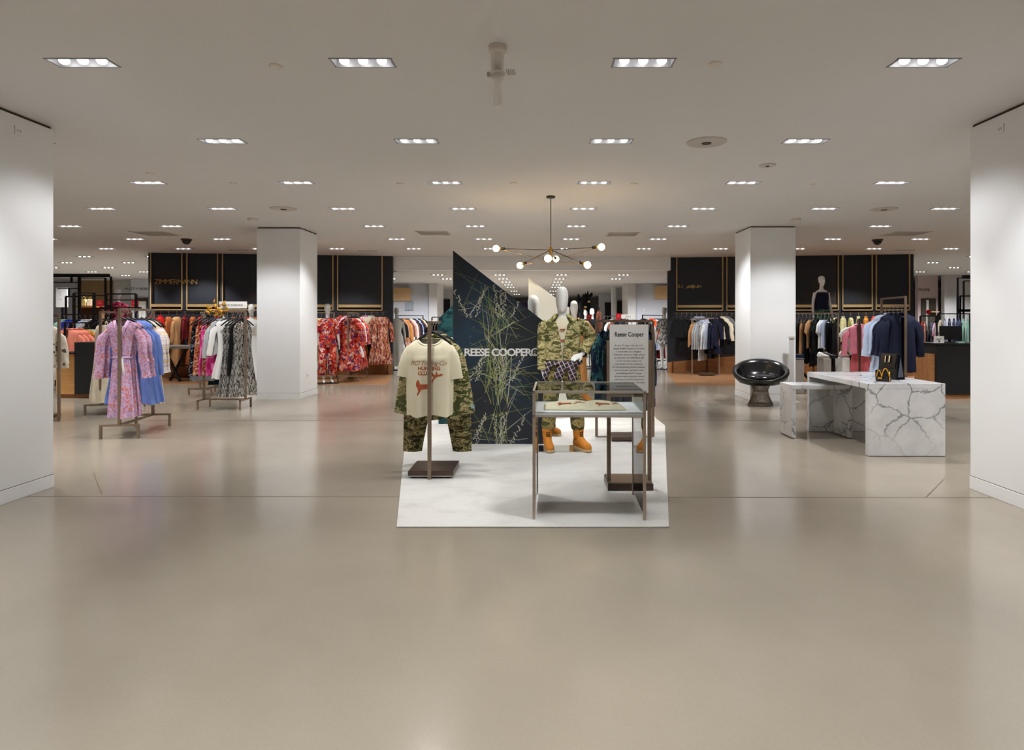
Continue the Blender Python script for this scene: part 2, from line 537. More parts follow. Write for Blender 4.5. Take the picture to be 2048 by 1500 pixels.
# square columns with a shadow gap at the top and a flush baseboard
for n, (x0, x1, y0, y1) in zip(('wall_column_near_left', 'wall_column_near_right', 'wall_column_rear_left', 'wall_column_rear_right'), COLS):
    cx, cy, w, d = (x0 + x1) / 2, (y0 + y1) / 2, x1 - x0, y1 - y0
    c = struct(MB().box((0, 0, (CEIL - 0.022) / 2), (w, d, CEIL - 0.022)).build(n, M['white'], bevel=0.006, loc=(cx, cy, 0)))
    MB().box((0, 0, CEIL - 0.011), (w - 0.03, d - 0.03, 0.022)).build('shadow_gap', M['gap'], c)
    MB().box((0, 0, 0.056), (w + 0.008, d + 0.008, 0.112)).build('baseboard', M['white'], c, bevel=0.003)
    MB().box((0, 0, 0.116), (w + 0.001, d + 0.001, 0.006)).build('baseboard_groove', M['joint'], c)

# timber floor in front of the dark walls, floor joints
def flatpoly(name, pts, z0, z1, mat): return MB().prism(pts, z0, z1).build(name, mat)
struct(flatpoly('floor_timber_left', [(-10.4, 14.5), (-3.45, 14.45), (-3.97, 17.26), (-10.06, 16.35)], -0.01, 0.004, M['woodfloor']))
struct(flatpoly('floor_timber_right', [(3.1, 14.25), (10.3, 14.4), (9.89, 16.72), (3.6, 17.68)], -0.01, 0.004, M['woodfloor']))
MB_J = [((-4.35, 5.37), (3.85, 5.33)), ((-4.36, 6.22), (-3.75, 5.45)), ((3.80, 5.95), (3.25, 5.33)), ((-9.5, 9.4), (9.5, 9.4)), ((3.83, 7.5), (3.83, 9.4))]
for n, (a, b) in enumerate(MB_J):
    struct(MB().bar((a[0], a[1], 0.0), (b[0], b[1], 0.0), 0.010, 0.003).build('trim_%d' % (n + 1), M['joint']))

# sloping timber kick panel along the foot of each dark wall
def on_wall(w0, w1, s, off=0.0):
    d = Vector((w1[0] - w0[0], w1[1] - w0[1])); L = d.length; d.normalize()
    return Vector(w0) + d * s * L + Vector((d.y, -d.x)) * off
def wall_prism(name, w0, w1, poly, off, th, mat, parent=None):
    """poly: (fraction along wall, z) extruded th out of the wall, starting off in front of it."""
    A = [tuple(on_wall(w0, w1, s, off)) + (z,) for s, z in poly]
    B = [tuple(on_wall(w0, w1, s, off + th)) + (z,) for s, z in poly]
    return MB().loft([A, B]).build(name, mat, parent)
struct(wall_prism('trim_8', WL0, WL1, [(0.0, 0), (1, 0), (1, 0.55), (0.0, 0.42)], 0.0, 0.04, M['wood']))
struct(wall_prism('trim_9', WR0, WR1, [(0, 0), (1, 0), (1, 0.95), (0, 0.30)], 0.0, 0.04, M['wood']))

# gold frames hung on the dark walls
def wall_frame(w0, w1, xa, xb, label, zb=1.74):
    """xa, xb: post positions in metres along X."""
    fa, fb = (xa - w0[0]) / (w1[0] - w0[0]), (xb - w0[0]) / (w1[0] - w0[0])
    pa, pb = on_wall(w0, w1, fa, 0.05), on_wall(w0, w1, fb, 0.05)
    t = thing('gilt_surround', label, 'frame', (pa.x, pa.y, 0), group='gold frames on the dark walls')
    e = (pb.x - pa.x, pb.y - pa.y)
    MB().bar((0, 0, zb), (0, 0, CEIL), 0.028).build('post', M['gold'], t)
    MB().bar((e[0], e[1], zb), (e[0], e[1], CEIL), 0.028).build('post', M['gold'], t)
    MB().bar((0, 0, zb), (e[0], e[1], zb), 0.03).build('bottom_rail', M['gold'], t)
    k = 0.02
    MB().bar((e[0] * k, e[1] * k, zb + 0.11), (e[0] * (1 - k), e[1] * (1 - k), zb + 0.11), 0.05, 0.07).build('light_bar', M['gold'], t)
    return t
for xa, xb, lb in ((-9.98, -9.24, 'slim gold frame around the gold capital-letter sign on the left dark wall'), (-9.12, -8.38, 'slim gold frame beside the gold capital letters, above the dark trestle table'),
                   (-8.26, -7.1, 'gold frame partly covered by the white sign card and tall white column'), (-6.95, -5.51, 'gold frame above the mannequin in the red floral jumpsuit'), (-5.39, -4.24, 'wide gold frame above the red floral dresses, beside the opening')):
    wall_frame(WL0, WL1, xa, xb, lb)
for xa, xb, lb in ((3.84, 5.06, 'gold frame around the gold script sign on the right dark wall'), (5.17, 6.25, 'gold frame mostly hidden by the right rear column'), (6.4, 8.02, 'gold frame behind the mannequin in navy top'),
                   (8.13, 8.86, 'narrow gold frame above the pale yellow garments'), (8.96, 9.77, 'gold frame behind the rack of navy coats')):
    wall_frame(WR0, WR1, xa, xb, lb)
def wall_text(name, body, w0, w1, x, z, size, mat, label, cat, **kw):
    f = (x - w0[0]) / (w1[0] - w0[0]); p = on_wall(w0, w1, f, 0.075)
    a = math.atan2(w1[1] - w0[1], w1[0] - w0[0])
    o = link_mesh(name, text_mesh(name, body, size, mat, depth=0.006, **kw), loc=(p.x, p.y, z), rot=(0, 0, a))
    return tag(o, label, cat)
M['goldtext'] = plain('gold_lettering', (205, 165, 95), 0.35, 0.4)
wall_text('wall_lettering', 'ZIMMERMANN', WL0, WL1, -9.37, 2.40, 0.185, M['goldtext'], 'gold capital letters mounted across two frames on the left dark wall', 'lettering', bold=-0.002, spacing=0.8)
wall_text('wall_lettering', '3.1', WR0, WR1, 3.94, 2.36, 0.13, M['goldtext'], 'small gold numerals starting the script sign on the right dark wall', 'lettering')
wall_text('wall_lettering', 'phillip lim', WR0, WR1, 4.29, 2.36, 0.13, M['goldtext'], 'gold script lettering after the numerals on the right dark wall', 'lettering', shear=0.45, spacing=0.85)

# ---------------------------------------------------------------- ceiling fixtures
def spot(parent, z, w=SPOT_W, size=104, loc=(0, 0), tilt=(0, 0), col=(0.975, 0.985, 1.0)):
    d = bpy.data.lights.new('lamp_light', 'SPOT')
    d.energy = w; d.spot_size = R(size); d.spot_blend = 0.6; d.shadow_soft_size = 0.09; d.color = col
    o = bpy.data.objects.new('lamp_light', d); COL.objects.link(o)
    o.parent = parent; o.location = (loc[0], loc[1], z); o.rotation_euler = (tilt[0], tilt[1], 0)
    return o
h = MB()                                      # recessed trough: rim, walls, top (open below)
t_, dp = 0.012, 0.11
for (cx, cy, sx, sy) in ((0, -FD / 2, FW + 0.02, t_), (0, FD / 2, FW + 0.02, t_), (-FW / 2, 0, t_, FD), (FW / 2, 0, t_, FD)):
    h.box((cx, cy, dp / 2 - 0.004), (sx, sy, dp))
h.box((0, 0, dp), (FW, FD, 0.01))
HOUS = h.mesh('housing', M['chrome'])
lm = MB().ball((0, 0, 0), (0.033, 0.033, 0.026), 14, 8)
LAMP = lm.mesh('lamp', M['lamp'], True)
ck = MB().lathe([(0.052, 0.0), (0.056, 0.03), (0.04, 0.075)], 14)
CAN = ck.mesh('lamp_can', M['darkbronze'], True)
def xorder(seq, x): return sorted(seq).index(x)
arnd = random.Random(12)
AIM = {(-1, 0): (0, -32, .75), (-1, 1): (-20, -32, .6), (2, 0): (0, 32, .75), (2, 1): (-20, 32, .6), (-2, 3): (34, 0, 1.3), (3, 3): (34, 0, 1.2), (-1, 4): (0, -30, 1.0), (2, 4): (0, 34, 1.0),
       (0, 0): (24, 6, .62), (1, 0): (24, -2, .62), (0, 1): (12, 6, .65), (1, 1): (10, -14, .7), (0, 2): (34, 16, 1.1), (1, 2): (0, -6, .7), (2, 2): (-10, 24, 1.2), (3, 1): (20, -8, 1.2), (-2, 2): (4, 10, 1.2), (-3, 2): (10, 20, 1.2)}
for q in (-5, -4, -3, -2, 2, 3, 4, 5): AIM[(q, 6)] = (22, 0, 1.3)
for q in (-1, 2):
    AIM[(q, 3)] = (-4, 0, .25); AIM[(q, 5)] = (0, 0, .5)
DIM = {(-1, 3), (2, 3), (-1, 2), (2, 5)}
rows = {}
for x, y, k, i in near_fix: rows.setdefault(k, []).append(x)
vis = {k: [x for x in v if y_ > 0.5 and -40 < PX + x * F / y_ < 2090] for k, v in rows.items() for y_ in [GY0 + PITCH * k]}
for x, y, k, i in near_fix:
    if k < 0: lab = 'recessed three-lamp ceiling light behind the viewer, out of the picture'
    elif x in vis[k]:
        lab = 'recessed three-lamp ceiling light, %s from left in %s row from the front' % (ORD[xorder(vis[k], x)], ORD[k])
    else: lab = 'recessed three-lamp ceiling light past the picture edge or behind a column'
    t = thing('ceiling_light', lab, 'light', (x, y, CEIL), group='recessed ceiling lights')
    link_mesh('housing', HOUS, t)
    for j in (-1, 0, 1):
        link_mesh('lamp', LAMP, t, (j * 0.125, 0, 0.014))
    tx, ty = arnd.uniform(-12, 12), arnd.uniform(-12, 12)          # each fitting is aimed a little differently
    pw = SPOT_W * arnd.uniform(0.6, 1.25)
    if (i, k) in AIM: tx, ty, pw = AIM[(i, k)]; pw *= SPOT_W
    spot(t, -0.12, pw, 84, tilt=(R(tx), R(-ty)))
    if -1 <= k and abs(i) <= 5:
        az, el = arnd.uniform(0, 2 * PI), arnd.uniform(16, 34)
        spot(t, -0.12, SPOT_W * (0.55 if (i, k) not in DIM else 0.1), 70, loc=(0.125, 0), tilt=(R(el * math.sin(az)), R(el * math.cos(az))), col=(1.0, 0.97, 0.93))
M['greyplastic0'] = plain('fitting_grey', (150, 146, 142), 0.7)
ff = MB()
ff.box((0, 0, -0.003), (FW + 0.02, FD + 0.02, 0.006), mi=0)
for j in (-1, 0, 1): ff.ball((j * 0.125, 0, -0.006), (0.03, 0.03, 0.013), 10, 6, mi=1)
FLUSH = ff.mesh('ceiling_light', [M['greyplastic0'], M['lamp']])
fr = {}
for x, y, z, k, i in far_fix: fr.setdefault((k, -1 if x < -5 else (1 if x > 5 else 0)), []).append(x)
for x, y, z, k, i in far_fix:
    s_ = -1 if x < -5 else (1 if x > 5 else 0)
    L_ = fr[(k, s_)]
    where = {-1: 'over the far left area', 0: 'under the lowered ceiling', 1: 'over the far right area'}[s_]
    kk = sorted({q[0] for q in fr if q[1] == s_}).index(k)
    lab = 'distant ceiling light %s, %s from left in %s row' % (where, ORD[xorder(L_, x)], ORD[kk])
    o = tag(link_mesh('ceiling_light', FLUSH, loc=(x, y, z)), lab, 'light', 'distant ceiling lights')
    spot(o, -0.12, SPOT_W * (1.9 if s_ else 1.5), 140 if s_ or 0 <= i <= 1 else 110, tilt=(0, 0) if s_ or 0 <= i <= 1 else (R(32), 0), col=(0.95, 0.97, 1.0))

# other things on the ceiling
def disc(px, py, r, name, label, cat, prof, mat, Zc=CEIL):
    y = (Zc - EYE) * F / (PY - py)
    return tag(MB().lathe(prof, 28).build(name, mat, smooth=False, loc=(X(px, y), y, Zc)), label, cat)
M['ceilitem'] = plain('offwhite_plastic', (214, 206, 196), 0.6)
M['greyplastic'] = plain('grey_plastic', (192, 184, 178), 0.6)
sp_items = [(1413, 284, 0.19, 'large round ceiling speaker right of centre'), (1535, 330, 0.09, 'small round ceiling speaker near the large one'), (567, 417, 0.2, 'round ceiling speaker above the left rear column'), (1768, 418, 0.2, 'round ceiling speaker toward the right column')]
for px, py, r, lb in sp_items:
    y = (CEIL - EYE) * F / (PY - py)
    t = thing('ceiling_speaker', lb, 'speaker', (X(px, y), y, CEIL), group='ceiling speakers')
    MB().lathe([(r, 0), (r, -0.006), (r * 0.93, -0.012)], 32).build('grille', M['greyplastic'], t)
    MB().lathe([(r * 0.25, -0.011), (r * 0.22, -0.018)], 20).build('badge', M['gap'], t)
for n, (px, py) in enumerate(((552, 132), (1430, 127), (301, 347), (466, 366), (800, 367), (1268, 367), (1630, 369), (1027, 366))):
    r = 0.045
    disc(px, py, r, 'sprinkler_cap', ['small white sprinkler cap left of the second near light', 'small white sprinkler cap between the near right lights', 'small round sprinkler cap above the leftmost third-row light', 'tiny sprinkler cap left of the second third-row light',
         'tiny sprinkler cap left of the ceiling centre', 'tiny sprinkler cap right of the hanging lamp canopy', 'tiny sprinkler cap in the right part of the third row', 'tiny sprinkler cap above the hanging lamp canopy'][n], 'sprinkler', [(r, 0), (r, -0.006), (r * 0.8, -0.012)], M['ceilitem'])
for px, py, lb in ((505, 437, 'white smoke detector near the left rear column'), (1591, 438, 'white smoke detector near the right rear column')):
    disc(px, py, 0.08, 'smoke_detector', lb, 'smoke detector', [(0.085, 0), (0.085, -0.025), (0.06, -0.05), (0.02, -0.052)], M['ceilitem'])
for px, py, lb in ((373, 478, 'black dome camera above the left dark wall'), (1755, 479, 'black dome camera above the right dark wall')):
    y = (CEIL - EYE) * F / (PY - py)
    t = thing('dome_camera', lb, 'camera', (X(px, y), y, CEIL), group='dome cameras')
    MB().lathe([(0.11, 0), (0.11, -0.03), (0.09, -0.035)], 20).build('mount', M['darkbronze'], t)
    MB().lathe([(0.085, -0.03), (0.083, -0.06), (0.06, -0.10), (0.025, -0.118), (0.005, -0.12)], 20).build('dome', M['black'], t, smooth=True)
def vent(px, py, w, d, label, skew=0.0):
    y = (CEIL - EYE) * F / (PY - py)
    t = thing('ceiling_vent', label, 'vent', (X(px, y), y, CEIL), group='ceiling vents')
    f_ = MB()
    for sy in (-1, 1): f_.bar((-w / 2 + skew * sy, sy * d / 2, -0.004), (w / 2 + skew * sy, sy * d / 2, -0.004), 0.03, 0.012)
    for sx in (-1, 1): f_.bar((sx * w / 2 - skew, -d / 2, -0.004), (sx * w / 2 + skew, d / 2, -0.004), 0.03, 0.012)
    f_.build('frame', M['ceilitem'], t)
    g = MB(); n = 8
    for j in range(1, n):
        yy = -d / 2 + d * j / n; k = skew * (2 * j / n - 1)
        g.bar((-w / 2 + k, yy, -0.003), (w / 2 + k, yy, -0.003), 0.012, 0.01)
    g.build('grille', M['ceilitem'], t)
    MB().prism([(-w / 2 - skew, -d / 2), (w / 2 - skew, -d / 2), (w / 2 + skew, d / 2), (-w / 2 + skew, d / 2)], -0.001, 0.004).build('opening', M['gap'], t)
vent(867, 466, 0.62, 0.55, 'square slatted ceiling vent left of the hanging lamp')
vent(1245, 468, 0.62, 0.55, 'square slatted ceiling vent right of the hanging lamp')
vent(312, 467, 0.7, 0.6, 'dark slatted ceiling vent over the left dark wall')
vent(1812, 467, 0.7, 0.6, 'dark slatted ceiling vent over the right dark wall')
for px, py, lb in ((370, 512 - 16, 'slim slot diffuser before the first frames of the left wall'), (478, 500, 'slim slot diffuser left of the left rear column'), (735, 505, 'slim slot diffuser before the widest left gold frame'), (1662, 502, 'slim slot diffuser before the right wall centre'), (1810, 500, 'slim slot diffuser before the right wall end')):
    y = min((CEIL - EYE) * F / (PY - py), 15.9)
    t = thing('slot_diffuser', lb, 'vent', (X(px, y), y, CEIL), group='slot diffusers')
    MB().box((0, 0, -0.003), (0.5, 0.07, 0.006)).build('plate', M['greyplastic'], t)
    s_ = MB()
    for j in range(5): s_.box((-0.2 + j * 0.1, 0, -0.007), (0.07, 0.03, 0.004))
    s_.build('slot', M['gap'], t)

# acrylic hanger bracket below the ceiling, near the viewer
y = (CEIL - EYE) * F / (PY - 92)
t = thing('ceiling_bracket', 'clear acrylic tube on a round cream ceiling mount with a metal clamp', 'bracket', (X(995, y), y, CEIL))
MB().lathe([(0.057, 0), (0.057, -0.035), (0.05, -0.052), (0.0005, -0.054)], 28).build('mount', M['ceilitem'], t, smooth=False)
_t = NT('hazy_acrylic')
_a = _t.n('ShaderNodeBsdfTransparent'); _d = _t.n('ShaderNodeBsdfDiffuse'); _d.inputs['Color'].default_value = lin((235, 230, 224))
_m = _t.n('ShaderNodeMixShader'); _m.inputs['Fac'].default_value = 0.3
_t.l(_a.outputs['BSDF'], _m.inputs[1]); _t.l(_d.outputs['BSDF'], _m.inputs[2]); _t.l(_m.outputs['Shader'], _t.out.inputs['Surface'])
M['acrylic'] = _t.m
MB().tube([(0, 0, -0.05), (0, 0, -0.2)], 0.042, 20, caps=False).build('sleeve', M['acrylic'], t, smooth=True)
MB().lathe([(0.03, -0.1), (0.032, -0.105), (0.032, -0.2)], 20).build('plug', M['ceilitem'], t, smooth=True)
MB().lathe([(0.045, -0.165), (0.047, -0.168), (0.047, -0.178), (0.045, -0.18)], 20, cap0=False, cap1=False).build('clamp', M['steel'], t, smooth=True)
MB().tube([(0.01 * 0, 0, -0.19), (0.0, 0, -0.37)], 0.024, 18).build('tube', M['acrylic'], t, smooth=True)
pts = [(0.055 + 0.0016 * q, 0.017 * math.cos(q * 0.9), -0.165 + 0.017 * math.sin(q * 0.9)) for q in range(36)]
MB().tube(pts, 0.0022, 6).build('spring', M['steel'], t, smooth=True)
MB().bar((-0.065, 0, -0.18), (-0.042, 0, -0.18), 0.02, 0.03).build('clip', M['greyplastic'], t)

# small sockets high on the near columns
for px, py, x_, lb in ((36, 262, COLS[0][1], 'small white cover plate high on the left near column'), (2002, 258, COLS[1][0], 'small white cover plate high on the right near column')):
    y = x_ * F / (px - PX)
    z = Z(py, y)
    sx = 1 if x_ < 0 else -1
    t = thing('cover_plate', lb, 'plate', (x_, y, z), group='column cover plates')
    MB().box((sx * 0.004, 0, 0), (0.008, 0.075, 0.075)).build('plate', M['white'], t, bevel=0.002)
    MB().box((sx * 0.009, -0.014, 0), (0.003, 0.012, 0.02)).box((sx * 0.009, 0.014, 0), (0.003, 0.012, 0.02)).build('socket', M['greyplastic'], t)
t = thing('cover_plate', 'tiny white outlet plate low on the left rear column', 'plate', (COLS[2][1], 12.2, 0.42), group='column cover plates')
MB().box((0.004, 0, 0), (0.008, 0.07, 0.1)).build('plate', M['white'], t)
MB().box((0.009, 0, -0.01), (0.003, 0.03, 0.03)).build('socket', M['greyplastic'], t)

# ---------------------------------------------------------------- far rooms
def wall(name, x0, x1, y, z0, z1, mat, th=0.2):
    return struct(MB().box(((x0 + x1) / 2, y + th / 2, (z0 + z1) / 2), (x1 - x0, th, z1 - z0)).build(name, mat))
yb = 24.0
M['coolwall'] = plain('cool_white_wall', (206, 208, 216), 0.8, var=0.01)
M['headerwood'] = wood('pale_wood', (205, 165, 118), (224, 188, 142), 0.5, planks=False)
wall('wall_rear_left', -7.5, X(860, yb), yb, 0, LOWC, M['coolwall'])
struct(MB().box((X(868, yb), yb + 0.6, LOWC / 2), (0.3, 1.6, LOWC)).build('wall_rear_left_pier', M['greywall']))
struct(MB().box((X(879, 25.6), 25.6, LOWC / 2), (0.08, 0.2, LOWC)).build('trim_10', M['black']))
wall('wall_far_left', X(872, 29), X(935, 29), 29, 0, LOWC, M['greywall'])
struct(MB().box(((X(882, 29) + X(900, 29)) / 2, 28.97, 1.2), (X(900, 29) - X(882, 29), 0.08, 2.4)).build('door_1', M['blackmatte']))
wall('wall_rear_right', X(1270, yb), 7.5, yb, 0, LOWC, M['coolwall'])
struct(MB().box((X(1262, yb), yb + 0.6, LOWC / 2), (0.3, 1.6, LOWC)).build('wall_rear_right_pier', M['greywall']))
struct(MB().box((X(1252, 25.6), 25.6, LOWC / 2), (0.08, 0.2, LOWC)).build('trim_11', M['black']))
wall('wall_far_right', X(1227, 28), X(1262, 28), 28, 0, LOWC, M['greywall'])
struct(MB().box(((X(1234, 28) + X(1251, 28)) / 2, 27.97, 1.15), (X(1251, 28) - X(1234, 28), 0.08, 2.3)).build('door_2', M['blackmatte']))
struct(MB().box((X(1227, 27), 27, LOWC / 2), (0.14, 0.5, LOWC)).build('wall_far_right_pier', M['white']))
wall('wall_end_right', X(1198, 33), X(1226, 33), 33, 0, LOWC, M['coolwall'])
struct(MB().box(((X(1210, 33) + X(1224, 33)) / 2, 32.97, 1.2), (X(1224, 33) - X(1210, 33), 0.08, 2.3)).build('door_3', M['blackmatte']))
tag(MB().box((-6.1, yb - 0.065, 2.43), (2 * (X(822, yb) + 6.1), 0.12, 0.5)).build('wood_header', M['headerwood']), 'pale wood header board high on the rear left wall', 'header', 'pale wood headers')
tag(MB().box((6.1, yb - 0.065, 2.5), (2 * (6.1 - X(1309, yb)), 0.12, 0.5)).build('wood_header', M['headerwood']), 'pale wood header board high on the rear right wall', 'header', 'pale wood headers')
M['purple'] = plain('purple_backdrop', (104, 76, 158), 0.8, var=0.25, scale=3)
for x0, x1, lb in ((X(1038, 40), X(1062, 40), 'dark purple backdrop panel far behind the rear egg-headed mannequin'), (X(1134, 40), X(1150, 40), 'bright purple backdrop panel far behind the camouflage mannequin')):
    tag(MB().box(((x0 + x1) / 2, 40, 1.25), (x1 - x0, 0.1, 2.5)).build('backdrop_panel', M['purple']), lb, 'panel', 'purple backdrop panels')  # flat upright panels for the purple backdrop, not cloth
M['pictures'] = cells('picture_prints', [(230, 232, 236), (200, 205, 214), (170, 178, 190)], 6, (1, 1, 0.4))
for j, (a, b) in enumerate(((810, 815.5), (816, 821.5), (822, 827.5))):
    t = thing('picture', ['pale picture board nearest the wood header', 'middle of three pale picture boards on the rear wall', 'pale picture board nearest the rear left pier'][j], 'picture', ((X(a, yb) + X(b, yb)) / 2, yb - 0.02, 2.05), group='picture boards on rear left wall')
    MB().box((0, 0, 0), (X(b, yb) - X(a, yb), 0.03, 0.36)).build('board', M['pictures'], t)
    MB().box((0, -0.01, -0.22), ((X(b, yb) - X(a, yb)) * 0.8, 0.02, 0.03)).build('caption', M['inkgrey'], t)
tag(MB().box((X(1287, yb), yb - 0.015, 1.85), (0.09, 0.03, 0.12)).build('switch_plate', M['paper']), 'small white switch plate on the rear right wall', 'switch')

# far left and far right boutiques
yl = 28.0
M['tanwall'] = plain('tan_wall', (168, 138, 100), 0.7)
wall('wall_boutique_left', -24, X(150, yl), yl, 0, CEIL, M['coolwall'])
wall('wall_boutique_tan', X(150, yl), X(232, yl), yl + 0.3, 0, CEIL, M['tanwall'])
wall('wall_boutique_grey', X(224, yl), X(268, yl), yl + 0.1, 0, CEIL, M['greywall'])
wall('wall_boutique_white', X(262, yl - 1), -10.5, yl - 1, 0, CEIL, M['coolwall'])
struct(MB().box(((X(274, 26.97) + X(296, 26.97)) / 2, 26.96, 1.2), (X(296, 26.97) - X(274, 26.97), 0.08, 2.4)).build('door_4', M['gap']))
struct(MB().box(((X(278, 26.9) + X(292, 26.9)) / 2, 26.9, 1.15), (X(292, 26.9) - X(278, 26.9), 0.05, 2.2)).build('door_5', M['paper']))
o = tag(link_mesh('wall_lettering', text_mesh('wall_lettering', 'MUST + WANTED', 0.17, M['ink']), loc=(X(281, 26.98), 26.98, 2.72)), 'small dark lettering above the doorway on the far left white wall', 'lettering')
yr = 25.0
M['pinkwall'] = plain('pale_pink_wall', (206, 186, 186), 0.8, var=0.01)
wall('wall_boutique_pink', X(1836, yr), X(1876, yr), yr, 0, CEIL, M['pinkwall'])
wall('wall_boutique_right', X(1876, yr), 21.9, yr - 0.4, 0, CEIL, M['greywall'])
struct(MB().box(((X(1842, yr) + X(1870, yr)) / 2, yr - 0.02, 1.15), (X(1870, yr) - X(1842, yr), 0.08, 2.3)).build('door_6', M['gap']))
struct(MB().box(((X(1850, yr) + X(1854, yr)) / 2, yr - 0.08, 1.15), (X(1854, yr) - X(1850, yr), 0.06, 2.2)).build('door_7', M['paper']))
tag(MB().box(((X(1855, yr) + X(1870, yr)) / 2, yr - 0.17, 1.78), (X(1870, yr) - X(1855, yr), 0.2, 0.04)).build('shelf', M['headerwood']), 'pale shelf inside the doorway of the pink wall', 'shelf')
o = tag(link_mesh('wall_lettering', text_mesh('wall_lettering', 'FRAME', 0.15, M['ink']), loc=(X(1848, yr - .02), yr - 0.02, 2.6)), 'small dark lettering on the pale pink wall above its doorway', 'lettering')
# ---------------------------------------------------------------- centre display: rug, panels
RUGZ = 0.012
def FP(px, py, z=0.0): y = YF(py, z); return (X(px, y), y)
rug_pts = [FP(793, 1056), FP(1338, 1056), FP(1330, 852), FP(1312, 838), FP(1296, 806), FP(900, 806), FP(815, 880), FP(808, 905)]
tag(MB().prism(rug_pts, 0.001, RUGZ).build('rug', M['rug'], bevel=0.003), 'large pale grey many-sided rug under the central clothing display', 'rug')

def inside(p, poly):
    c = False
    for (x1, y1), (x2, y2) in zip(poly, poly[1:] + poly[:1]):
        if (y1 > p[1]) != (y2 > p[1]) and p[0] < (x2 - x1) * (p[1] - y1) / (y2 - y1) + x1: c = not c
    return c
PYY = 7.56
xl, xr = X(906, PYY), X(1088, PYY)
zt, zs = Z(501, PYY), Z(643, PYY)
_t = NT('navy_display_panel')
_n = _t.n('ShaderNodeTexNoise', Scale=1.1, Detail=3.0); _t.l(_t.coords(), _n.inputs['Vector'])
_t.l(_t.ramp(_n.outputs['Fac'], [(0.42, lin((27, 33, 40))), (0.68, lin((27, 56, 76)))]), _t.b.inputs['Base Color'])
_t.b.inputs['Roughness'].default_value = 0.5
M['panelnavy'] = _t.m
t = thing('slanted_display', 'tall dark slanted-top panel printed with grasses and white capital lettering', 'display panel', (0, PYY, 0))
poly = [(xl, RUGZ), (xr, RUGZ), (xr, zs), (xl, zt)]
MB().prism(poly, 0, 0.07, 'Y').build('board', M['panelnavy'], t)
g1 = plain('print_pale_green', (120, 138, 84), 0.6); g2 = plain('print_bone', (196, 192, 172), 0.6); g3 = plain('print_olive', (150, 146, 78), 0.6); g4 = plain('print_blue', (30, 62, 84), 0.6); g5 = plain('print_grey', (104, 106, 100), 0.6)
rnd = random.Random(4)
gb = MB()
def ribbon(pts, w, mi):
    if not all(inside((p[0], p[1]), poly) for p in pts): return
    o = len(gb.v); n = len(pts)
    for k, (x, z) in enumerate(pts):
        a, b = pts[max(k - 1, 0)], pts[min(k + 1, n - 1)]
        dx, dz = b[0] - a[0], b[1] - a[1]; L = math.hypot(dx, dz) or 1
        ww = w * (1 - 0.6 * k / (n - 1)) / 2
        yy = -0.0012 - 0.0004 * (len(gb.f) % 7)
        gb.v.append((x - dz / L * ww, yy, z + dx / L * ww)); gb.v.append((x + dz / L * ww, yy, z - dx / L * ww))
    for k in range(n - 1): gb.face((o + 2 * k, o + 2 * k + 1, o + 2 * k + 3, o + 2 * k + 2), mi)
def blade(x, z, ang, L, w, mi, curve=0.0, n=5):
    pts = [(x, z)]
    for k in range(n):
        ang += curve / n
        x += math.cos(ang) * L / n; z += math.sin(ang) * L / n
        pts.append((x, z))
    ribbon(pts, w, mi)
def clump(cx, cz, rnd):
    for _ in range(40):   # main upright stems
        a = R(rnd.gauss(84, 20)); L = rnd.uniform(0.25, 0.62)
        x = cx + rnd.uniform(-0.12, 0.16); z = cz + rnd.uniform(-0.42, 0.05)
        blade(x, z, a, L, rnd.uniform(0.004, 0.011), rnd.choice([0, 0, 1, 2, 2]), rnd.uniform(-0.5, 0.5))
    for _ in range(22):   # sideways blades
        a = R(rnd.choice([rnd.gauss(14, 14), rnd.gauss(158, 20), rnd.gauss(-40, 10)])); L = rnd.uniform(0.22, 0.6)
        blade(cx + rnd.uniform(-0.2, 0.2), cz + rnd.uniform(-0.35, 0.25), a, L, rnd.uniform(0.003, 0.008), rnd.choice([0, 1, 2, 4]), rnd.uniform(-0.3, 0.3))
    for (bx, ba) in ((0.06, 88), (0.09, 84), (-0.32, 118), (-0.22, 74), (0.02, 95), (-0.3, 60), (0.2, 66)):   # seed heads
        z0 = cz - 0.1; a = R(ba)
        for q in range(26):
            px_ = cx + bx + math.cos(a) * q * 0.015 + rnd.uniform(-0.018, 0.018); pz_ = z0 + math.sin(a) * q * 0.015
            blade(px_, pz_, R(rnd.uniform(20, 160)), 0.026, 0.011, 1, 0, 2)
    for _ in range(14):   # fluffy scatter
        blade(cx + rnd.uniform(-0.42, 0.1), cz + rnd.uniform(-0.35, 0.1), R(rnd.uniform(0, 180)), 0.03, 0.009, 4, 0.8, 3)
for cz in (1.62, 0.86, 0.10):
    clump(xl + 0.50, cz, rnd)
for cz in (1.78, 1.02, 0.26, 2.1):
    for _ in range(9):
        blade(xr - 0.02 - rnd.uniform(0, 0.35), cz - rnd.uniform(0.1, 0.5), R(rnd.gauss(160, 25)), rnd.uniform(0.2, 0.5), 0.005, rnd.choice([0, 1, 2, 4]), rnd.uniform(-.3, .3))
    for _ in range(6):
        blade(xl + 0.02 + rnd.uniform(0, 0.2), cz + rnd.uniform(-0.2, 0.2), R(rnd.gauss(10, 22)), rnd.uniform(0.25, 0.5), 0.005, rnd.choice([0, 1, 2]), rnd.uniform(-.3, .3))
gb.build('grass_print', [g1, g2, g3, g4, g5], t)
tm = text_mesh('lettering', 'REESE COOPER\u00ae', 0.122, M['paper'], align='LEFT', bold=0.0035, spacing=0.88)
w_ = max(v.co.x for v in tm.vertices) - min(v.co.x for v in tm.vertices)
want = X(1078, PYY) - X(928, PYY)
link_mesh('lettering', tm, t, (X(928, PYY), -0.006, Z(711.5, PYY)), scale=(want / w_, 1, 1))

